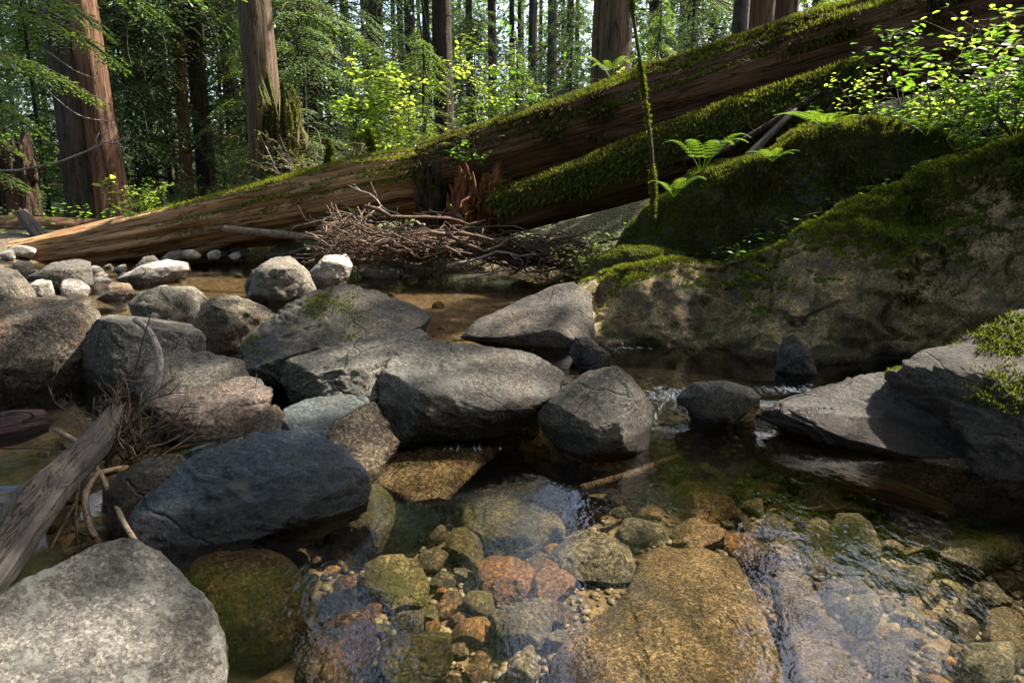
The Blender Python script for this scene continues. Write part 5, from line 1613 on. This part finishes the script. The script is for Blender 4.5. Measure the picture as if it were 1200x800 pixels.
# ------------------------------------------------------------------ shrubs, ferns, saplings
def shrub(name, label, base, H, W, nstem, nleaf, leaf, mat, seed, cat='shrub', group=None, lean=(0, 0), stem_r=.012, flat=.6, stemmat='twig', tier=False):
    rng = np.random.RandomState(seed)
    base = np.asarray(base, float)
    t = thing(name, label, cat, base, group)
    wd, lf = MB(), MB()
    tips = []
    for k in range(nstem):
        az = rng.uniform(0, 6.28); r = W * rng.uniform(.2, 1.0) * .5
        top = base + np.array([math.cos(az) * r + lean[0], math.sin(az) * r + lean[1], H * rng.uniform(.55, 1.0)])
        q = wander(base + rng.normal(size=3) * .02 * W * np.array([1, 1, 0]), top, 9, .14, rng)
        add_tube(wd, q, stem_r * np.linspace(1, .3, 9), 5)
        for j in range(6):
            i = rng.randint(3, 9); a2 = rng.uniform(0, 6.28)
            d = np.array([math.cos(a2), math.sin(a2), rng.uniform(-.1, .5)]) * W * rng.uniform(.12, .3)
            q2 = wander(q[i], q[i] + d, 6, .14, rng)
            add_tube(wd, q2, stem_r * .4 * np.linspace(1, .3, 6), 4)
            tips.append(q2[2:])
        tips.append(q[5:])
    T = np.concatenate(tips)
    idx = rng.randint(0, len(T), nleaf)
    a = rng.uniform(0, 6.28, nleaf)
    d = np.stack([np.cos(a), np.sin(a), rng.uniform(-.45, .3, nleaf)], 1)
    nr = np.stack([rng.normal(0, 1 - flat, nleaf), rng.normal(0, 1 - flat, nleaf) - .1, np.ones(nleaf)], 1)
    sc = leaf * rng.uniform(.55, 1.2, nleaf)
    pos = T[idx] + rng.normal(size=(nleaf, 3)) * leaf * .5
    scatter(lf, LEAF_V, LEAF_F, pos, d, nr, np.stack([sc, sc * 1.05, sc], 1))
    build('stems', wd, M[stemmat], parent=t)
    build('leaves', lf, M[mat], parent=t)
    return t


def gz(px, py, Y):
    p = aty(px, py, Y)
    p[2] = float(ground_z(np.array([p[0]]), np.array([Y]))[0])
    return p


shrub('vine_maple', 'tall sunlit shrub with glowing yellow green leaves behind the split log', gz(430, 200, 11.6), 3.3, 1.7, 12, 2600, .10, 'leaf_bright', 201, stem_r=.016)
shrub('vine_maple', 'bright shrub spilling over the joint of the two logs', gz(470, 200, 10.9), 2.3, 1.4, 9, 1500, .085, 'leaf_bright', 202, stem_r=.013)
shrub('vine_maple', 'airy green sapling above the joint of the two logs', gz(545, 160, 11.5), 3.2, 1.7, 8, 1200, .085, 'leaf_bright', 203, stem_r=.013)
shrub('vine_maple', 'thin leafy sapling left of the big brown cedar', gz(600, 120, 12.0), 3.4, 1.8, 8, 1000, .085, 'leaf_green', 204, stem_r=.013)
shrub('huckleberry', 'bare twiggy bush with sparse leaves right of the mossy stump', gz(375, 220, 11.8), 1.5, 1.8, 14, 520, .045, 'leaf_green', 205, stem_r=.011, stemmat='stick_tan')
shrub('huckleberry', 'bare twiggy bush with sparse leaves left of the mossy stump', gz(288, 230, 12.6), 1.5, 1.3, 12, 420, .045, 'leaf_green', 206, stem_r=.009, stemmat='stick_tan')
shrub('huckleberry', 'small leafy bush at the foot of the massive cedar', gz(165, 250, 12.6), .8, 1.1, 7, 420, .07, 'leaf_bright', 207)
shrub('sapling', 'little maple sprout with four leaves on the thin log at left', aty(128, 262, 11.9), .95, .35, 2, 26, .14, 'leaf_bright', 208, stem_r=.012)
shrub('huckleberry', 'green thicket at the left edge behind the thin log', gz(20, 240, 14.5), 1.9, 3.0, 10, 1000, .10, 'leaf_green', 209)
shrub('huckleberry', 'green thicket left of the dark pair of trunks', gz(200, 240, 15.5), 1.0, 2.2, 9, 600, .08, 'leaf_green', 210)
shrub('huckleberry', 'green leaves sprouting from the top of the driftwood stumps', aty(548, 205, 9.2), .42, .6, 6, 160, .06, 'leaf_green', 211, stem_r=.006)
shrub('huckleberry', 'leafy sprig beside the red stump with broad leaves', aty(592, 235, 9.0), .3, .5, 5, 46, .10, 'leaf_green', 212, stem_r=.006)
shrub('salmonberry', 'broad leaved green shrub on the slope under the slanting log at right', gz(1090, 150, 6.4), 1.2, 1.6, 10, 380, .085, 'leaf_green', 213, stem_r=.010, flat=.75)
shrub('salmonberry', 'bright arching shrub at the upper right edge', gz(1170, 110, 6.3), 1.1, 1.6, 9, 400, .085, 'leaf_bright', 214, stem_r=.010, flat=.75)
shrub('salmonberry', 'low leafy shrub left of the broad leaved shrub', gz(1020, 160, 6.8), .85, 1.0, 7, 300, .075, 'leaf_green', 215, stem_r=.007, flat=.75)
shrub('sapling', 'slender sapling with fine leaves against the slanting log', gz(945, 190, 7.0), 1.15, .55, 3, 260, .055, 'leaf_green', 216, stem_r=.008, flat=.8)
shrub('sapling', 'small leafy sprout between the under log and the moss boulder', gz(720, 270, 7.2), .65, .5, 4, 120, .055, 'leaf_green', 217, stem_r=.006)
shrub('huckleberry', 'green bushes on the slope behind the slanting log right of the big cedar', gz(775, 110, 11.0), 1.8, 1.8, 8, 700, .075, 'leaf_bright', 218)
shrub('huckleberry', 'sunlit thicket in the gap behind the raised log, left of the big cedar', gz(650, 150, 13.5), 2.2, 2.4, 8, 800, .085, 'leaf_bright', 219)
shrub('salmonberry', 'leafy green shrub nearest the right edge above the cliff', gz(1185, 190, 5.7), .8, 1.3, 9, 420, .085, 'leaf_green', 220, stem_r=.008, flat=.75)
shrub('salmonberry', 'fine leaved shrub between the arching fern and the moss boulder', gz(1130, 170, 6.0), .6, 1.0, 7, 360, .06, 'leaf_bright', 221, stem_r=.006, flat=.75)
shrub('huckleberry', 'small leafy plants at the foot of the under log', gz(690, 262, 7.6), .5, .9, 8, 260, .05, 'leaf_bright', 223, stem_r=.005)
shrub('huckleberry', 'bare arching tan twigs draped over the top of the split log', aty(405, 222, 10.4), .75, 2.6, 16, 260, .035, 'leaf_bright', 224, stem_r=.009, stemmat='stick_tan')
shrub('huckleberry', 'leafless brush with pale twigs between the mossy stump and the bright shrub', gz(362, 215, 11.6), 1.6, 2.0, 18, 200, .04, 'leaf_bright', 225, stem_r=.009, stemmat='drift_pale')
_r = np.random.RandomState(5)
for lb, x0_, y0_, x1_, y1_ in (('taller moss wrapped snag spike standing on the split log', 440, 200, 430, 152), ('shorter moss wrapped snag spike on the split log', 388, 208, 384, 164)):
    a_, b_ = aty(x0_, y0_, 10.4), aty(x1_, y1_, 10.5)
    q_ = wander(a_, b_, 14, .08, _r)
    mb = MB(); add_tube(mb, q_, .05 * np.linspace(1, .25, 14), 8)
    o = build('mossy_snag', mb, M['twig_moss'], q_[0]); tag(o, lb, 'snag')
    V, F = tube(q_, .05 * np.linspace(1, .25, 14), 8)
    c = build('moss', moss_tufts(V, F, 2600, .06, _r, lambda P, N: np.ones(len(P)), .3), M['moss'], parent=o); tag(c, kind='stuff')
# thin moss clad sapling stem in front of the logs
P = np.array([aty(a, b, 6.3) for a, b in [(766, 235), (764, 180), (758, 130), (750, 70), (742, 20), (736, -40), (733, -90)]])
tt = np.linspace(0, 6, 40); C = np.stack([np.interp(tt, np.arange(7), P[:, a]) for a in range(3)], 1)
for _ in range(4): C[1:-1] = (C[:-2] + 2 * C[1:-1] + C[2:]) / 4
C[0, 2] -= .15
mb = MB(); add_tube(mb, C, np.linspace(.02, .012, 40), 8)
o = build('moss_sapling', mb, M['twig_moss'], C[0]); tag(o, 'thin leaning bare stem furred with moss in front of the slanting log', 'sapling')
V, F = tube(C, np.linspace(.02, .012, 40), 8)
mbm = moss_tufts(V, F, 4000, .028, np.random.RandomState(4), lambda P, N: sstep(-.3, .3, fbm(P * 3, 3)), .4)
c = build('moss', mbm, M['moss'], parent=o); tag(c, kind='stuff')


def fern(name, label, base, nf, L, seed, mat='fern', face=-1.57, spread=2.2, upk=.9):
    rng = np.random.RandomState(seed)
    base = np.asarray(base, float)
    t = thing(name, label, 'fern', base)
    for k in range(nf):
        az = face + spread * (k / max(1, nf - 1) - .5) + rng.uniform(-.15, .15)
        l = L * rng.uniform(.7, 1.1)
        n = 17
        s = np.linspace(0, 1, n)
        h = np.array([math.cos(az), math.sin(az), 0])
        C = base + np.outer(s * l * .8, h) + np.outer(l * (upk * s - .62 * upk * s ** 2.2), [0, 0, 1.0])
        T = unit(np.gradient(C, axis=0)); sd = np.array([-math.sin(az), math.cos(az), 0])
        up = np.cross(T, sd) * -1
        up = np.where(up[:, 2:3] < 0, -up, up)
        mb = MB(); add_tube(mb, C, .004 * np.linspace(1, .3, n), 4)
        for i in range(4, n):
            w = l * .23 * math.sin(min(1, (s[i] - .1) / .25) * 1.57) * (1.02 - s[i]) ** .8 + .01
            for sg in (-1, 1):
                d = unit(sd * sg + T[i] * .35 - np.array([0, 0, .12]))
                m_ = 7
                u = (np.arange(m_) + .4) / m_
                pts = C[i] + np.outer(u * w, d)
                for q in (-1, 1):
                    dd = np.tile(d * .6 + T[i] * .8 * q, (m_, 1))
                    sc = (l / 17) * .42 * (1.15 - .6 * u)
                    scatter(mb, NEED_V, NEED_F, pts, dd, np.tile(up[i], (m_, 1)), np.stack([sc, sc * 1.3, sc], 1))
        build('frond', mb, M[mat], parent=t)
    return t


fern('fern', 'glowing fern with upright fronds on the left end of the moss boulder', aty(822, 204, 5.9), 6, .46, 301, spread=3.6, upk=1.5, face=-1.2)
fern('fern', 'yellow green fern fanned out over the middle of the moss boulder', aty(968, 152, 5.9), 6, .5, 302, spread=2.4, upk=.65, face=-2.2)
fern('fern', 'little fern drooping over the front of the moss boulder', aty(905, 190, 5.7), 5, .3, 311, spread=3.5, upk=.8, face=-1.6)
fern('fern', 'small fern beside the thin moss clad stem', aty(790, 232, 6.0), 5, .34, 312, spread=4, upk=1.2, face=-1.6)
fern('fern', 'tuft of short fern fronds at the right end of the moss boulder', aty(1085, 160, 5.7), 6, .36, 313, spread=4.5, upk=.9)
fern('fern', 'small fern hanging from the cliff crest near the right edge', aty(1120, 200, 5.0), 5, .3, 314, spread=3.5, upk=.6, face=-1.7)
fern('fern', 'pale fern fronds under the slanting log left of the slender sapling', gz(880, 175, 7.1), 7, .6, 315, spread=5, upk=1.2)
shrub('sapling', 'young leafy sprout on top of the moss boulder', aty(1010, 152, 5.9), .55, .5, 4, 90, .05, 'leaf_bright', 231, stem_r=.005, flat=.8)
shrub('sapling', 'thin sprout with small leaves behind the glowing fern', gz(860, 190, 6.8), .95, .5, 3, 110, .05, 'leaf_green', 232, stem_r=.006, flat=.8)
fern('fern', 'dim fern on the slope below the broad leaved shrub', gz(1040, 150, 6.4), 7, .55, 303, 'leaf_green', spread=5.5, upk=.9)
fern('fern', 'dim fern under the lower end of the leaning grey deadwood', gz(915, 180, 6.7), 6, .45, 304, 'leaf_green', spread=5, upk=.9)
fern('fern', 'fern among moss between the under log and the capped rock', gz(725, 272, 6.9), 6, .5, 305, 'fern', spread=5)
fern('fern', 'arching fern at the right edge above the cliff', gz(1165, 170, 6.0), 8, .8, 306, 'leaf_green', spread=5)
fern('fern', 'small fern growing on the slanting log before the big cedar', aty(715, 92, 9.2), 6, .5, 307, 'fern', spread=5, upk=1.2)
fern('fern', 'fern at the top right beneath the bright arching shrub', gz(1120, 150, 5.9), 7, .6, 308, 'fern', spread=5)

# low plants and moss on the bank
rng = np.random.RandomState(71)
mb = MB()
N = 9000
x = rng.uniform(.6, 6.8, N); y = rng.uniform(5.2, 9.5, N)
keep = fbm(np.stack([x * .9, y * .9, 0 * x], 1), 3) > -.15
x, y = x[keep], y[keep]; N = len(x)
z = ground_z(x, y) + rng.uniform(.02, .2, N)
a = rng.uniform(0, 6.28, N)
sc = rng.uniform(.025, .07, N)
scatter(mb, LEAF_V, LEAF_F, np.stack([x, y, z], 1), np.stack([np.cos(a), np.sin(a), rng.uniform(-.4, .4, N)], 1), np.stack([rng.normal(0, .4, N), rng.normal(0, .4, N) - .2, np.ones(N)], 1), np.stack([sc, sc, sc], 1))
o = build('undergrowth', mb, M['leaf_green'], (3.5, 7, .5)); tag(o, 'low leafy ground cover on the right bank', 'undergrowth', kind='stuff')
mb = MB()
N = 9000
x = rng.uniform(-13, 9, N); y = rng.uniform(11.4, 24, N)
z = ground_z(x, y) + rng.uniform(.02, .55, N) * (fbm(np.stack([x * .4, y * .4, 0 * x], 1), 2) * .5 + .7)
a = rng.uniform(0, 6.28, N); sc = rng.uniform(.05, .13, N)
scatter(mb, LEAF_V, LEAF_F, np.stack([x, y, z], 1), np.stack([np.cos(a), np.sin(a), rng.uniform(-.4, .4, N)], 1), np.stack([rng.normal(0, .4, N), rng.normal(0, .4, N), np.ones(N)], 1), np.stack([sc, sc, sc], 1))
o = build('undergrowth', mb, M['leaf_green'], (0, 15, .5)); tag(o, 'low leafy ground cover behind the fallen logs', 'undergrowth', kind='stuff')
gx = np.linspace(.7, 7, 90); gy = np.linspace(5.0, 9.2, 70)
V, F = grid_mesh(gx, gy, lambda X, Y: ground_z(X, Y))
mbm = moss_tufts(V, F, 45000, .05, np.random.RandomState(6), lambda P, N: sstep(-.1, .3, fbm(P * 1.2 + 2, 3)))
o = build('ground_moss', mbm, M['moss'], (3.5, 7, .5)); tag(o, 'moss carpet on the right bank', 'moss', kind='stuff')
mb = MB()
for k in range(260):
    c = np.array([rng.uniform(.8, 6.5), rng.uniform(5.3, 8.8), 0]); c[2] = float(ground_z(c[:1], c[1:2])[0]) + .05
    d = rng.normal(size=3) * np.array([.2, .15, .05])
    add_tube(mb, wander(c - d, c + d, 5, .15, rng), .003 + .006 * rng.rand(), 4)
o = build('twig_litter', mb, M['stick_brown'], (3.5, 7, .5)); tag(o, kind='stuff')

# dead needles and twigs caught on top of the big log
mb = MB()
(oL, (VL, FL), MxL, pL) = long_log
W = VL @ MxL.T + pL
P, N_ = surf_sample(W, FL, 900, np.random.RandomState(2), lambda P, N: sstep(.1, .6, N[:, 2]))
for p_, n_ in zip(P, N_):
    d = unit(rng.normal(size=3) * np.array([1, .5, .25]) + np.array([0, 0, -.35])) * rng.uniform(.06, .22)
    add_tube(mb, wander(p_ + n_ * .03, p_ + n_ * .05 + d, 4, .2, rng), .0028, 3)
o = build('twig_litter', mb, M['stick_tan'], (0, 9, 1.5)); tag(o, kind='stuff')

# ------------------------------------------------------------------ maples added for shade, crowns shaped along the sun rays around lit openings
rng = np.random.RandomState(9)
LIT = [(60, 330, .25, 1.3), (180, 318, .2, 1.5), (330, 320, .2, .6), (390, 312, .2, .5), (160, 366, .45, 0.2), (60, 362, .4, 0.22), (270, 290, .2, 1.3), (90, 290, .4, 1.6), (250, 265, .5, 1.0), (420, 210, 1.6, 1.2),
       (540, 440, .38, 0.2), (610, 450, .25, 0.08), (780, 740, -.1, 0.24), (225, 720, .25, 0.13), (235, 780, .15, 0.1), (865, 306, .85, .10), (920, 285, .95, .10), (960, 256, 1.1, .10), (800, 322, .8, .10),
       (840, 170, 1.8, .45), (960, 150, 1.9, .45), (1080, 110, 2.3, .5), (1160, 70, 2.6, .5), (740, 300, .6, .25), (690, 110, 2.7, .6), (620, 150, 2.2, .5), (980, 30, 3.3, .5), (500, 515, .05, 0.1), (570, 500, .05, 0.1), (440, 410, .4, 0.1), (700, 215, 1.4, .3), (560, 235, 1.2, .3), (250, 470, .25, 0.1), (1100, 300, .9, .16), (520, 170, 2.0, .9), (830, 600, -.2, 0.09), (700, 570, -.2, 0.07), (760, 640, -.2, 0.06), (650, 690, -.2, 0.07), (540, 570, -.2, 0.06), (930, 760, -.1, 0.08), (480, 640, -.2, 0.05), (450, 290, .5, .5), (520, 280, .6, .4), (620, 295, .4, .35), (350, 345, .12, .5), (200, 330, .12, .7), (480, 340, .12, .4), (420, 372, .4, .09), (395, 430, .35, .08), (205, 350, .3, .16), (282, 360, .35, .1), (240, 430, .3, .08), (700, 460, .25, .06), (745, 472, .2, .05), (1000, 480, .12, .07), (1110, 440, .3, .1), (150, 270, .6, .8), (300, 250, .9, .6), (260, 322, .12, .8), (120, 345, .2, .5), (500, 330, .12, .5), (680, 400, .12, .1), (820, 100, 2.6, .7), (740, 190, 1.8, .4), (560, 160, 2.2, .6), (620, 590, -.2, .05), (870, 560, -.2, .07), (1060, 610, -.2, .06), (1130, 650, -.2, .07), (1090, 700, -.2, .06), (1170, 700, -.2, .06), (1050, 770, -.2, .06), (590, 680, -.2, .07), (460, 690, -.2, .05), (820, 600, -.2, .07), (690, 600, -.2, .05), (600, 550, -.2, .05), (900, 185, 1.6, .45), (1040, 150, 1.9, .6), (780, 235, 1.2, .45), (850, 200, 1.5, .4), (940, 230, 1.4, .4), (700, 330, .6, .2), (880, 292, .9, .16), (1160, 240, 1.2, .3), (1000, 235, 1.2, .14), (1060, 212, 1.3, .14), (1130, 190, 1.4, .16), (590, 240, 1.2, .3), (1070, 610, -.2, .12), (470, 680, -.2, 0.06), (400, 780, 0, 0.05), (1140, 690, -.2, .14), (1185, 750, -.2, .1), (130, 580, .2, 0.04), (1000, 470, .2, .08), (330, 375, .4, .1), (640, 365, .3, .1), (430, 130, 3, 1.1), (400, 190, 2, .8), (470, 90, 3, .7), (150, 240, 1, .9), (310, 120, 2, .8), (110, 150, 2, 1.0), (560, 560, -.05, 0.08),]
litw = np.array([list(atz(a, b, z)) + [r] if b > 236 and z < 1.0 else [0, 0, 0, 0] for a, b, z, r in LIT])
for i, (a, b, z, r) in enumerate(LIT):
    if litw[i, 3] == 0:
        Yg = {True: 5.0, False: 9.3}[a > 780]
        if b > 240 and a > 780: Yg = 4.75
        elif a > 780: Yg = 5.9
        if a > 960 and b < 60: Yg = 8.4
        if a < 600 and b < 200: Yg = 11.3
        litw[i] = list(aty(a, b, Yg)) + [r]
TR = [np.array([9.5, 7.0, 0]), np.array([7.5, 13.5, 0]), np.array([10.5, 17, 0]), np.array([5.5, 21, 0]), np.array([-2.0, 24.0, 0])]
for q in TR: q[2] = float(ground_z(q[:1], q[1:2])[0])
cl = [[] for _ in TR]
e1 = unit(np.cross(SUNV, [0, 0, 1.0])); e2 = np.cross(e1, SUNV)
LP = litw[:, :3]; LU, LVv = LP @ e1, LP @ e2
for gx_ in np.arange(-10.5, 8.5, .42):
    for gy_ in np.arange(.3, 12.2, .42):
        x0 = gx_ + rng.uniform(-.2, .2); y0 = gy_ + rng.uniform(-.2, .2)
        z0 = max(.15, float(ground_z(np.array([x0]), np.array([y0]))[0]) + .3)
        P0 = np.array([x0, y0, z0])
        u, v = P0 @ e1, P0 @ e2
        dd = np.hypot(LU - u, LVv - v) - litw[:, 3]
        if dd.min() < .06: continue
        if rng.rand() > (.97 if x0 > -2.2 and y0 < 5.5 else .74): continue
        tt = rng.uniform(11.5, 16.0)
        Q = P0 + SUNV * tt  # clump goes up the sun ray so its shade lands here
        k = int(np.argmin([np.hypot(*(Q[:2] - w[:2])) for w in TR]))
        cl[k].append(Q)
names = ['added maple on the right bank, crown shaped to shade the creek', 'added maple shaped to dapple the mossy boulders', 'added shade maple on the right slope behind the slanting log', 'added shade maple with a high crown behind the big brown cedar', 'added maple with a high crown shaped to shade the far pool']
for k, (bs, L) in enumerate(zip(TR, cl)):
    if not L: continue
    t = thing('shade_maple', names[k], 'tree', bs)
    L = np.array(L)
    cen = L.mean(0)
    topz = L[:, 2].max() + 1
    fork = np.array([bs[0] * .75 + cen[0] * .25, bs[1] * .75 + cen[1] * .25, bs[2] + (topz - bs[2]) * .3])
    mb = trunk_mb(bs - [0, 0, .2], fork, .32, .16, k + 5, sides=24, rings=30)
    for q in L[::8]:
        lm = wander(fork, q, 8, .08, rng, sag=-.05)
        if in_gap(lm, .5).any(): continue
        add_tube(mb, lm, np.linspace(.035, .008, 8), 4)
    build('trunk', mb, M['bark_grey'], parent=t)
    lf = MB()
    n = 58
    C = np.repeat(L, n, 0) + rng.normal(size=(len(L) * n, 3)) * np.array([.27, .27, .17])
    Cu, Cv = C @ e1, C @ e2
    C = C[(np.hypot(Cu[:, None] - LU, Cv[:, None] - LVv) - litw[:, 3] - .06).min(1) > 0]
    C = C[~in_gap(C)]
    m_ = len(C); a = rng.uniform(0, 6.28, m_); sc = rng.uniform(.10, .2, m_)
    scatter(lf, LEAF_V, LEAF_F, C, np.stack([np.cos(a), np.sin(a), rng.uniform(-.5, .2, m_)], 1), np.stack([rng.normal(0, .35, m_), rng.normal(0, .35, m_), np.ones(m_)], 1), np.stack([sc, sc * 1.3, sc], 1))
    build('crown', lf, M['leaf_canopy'], parent=t)
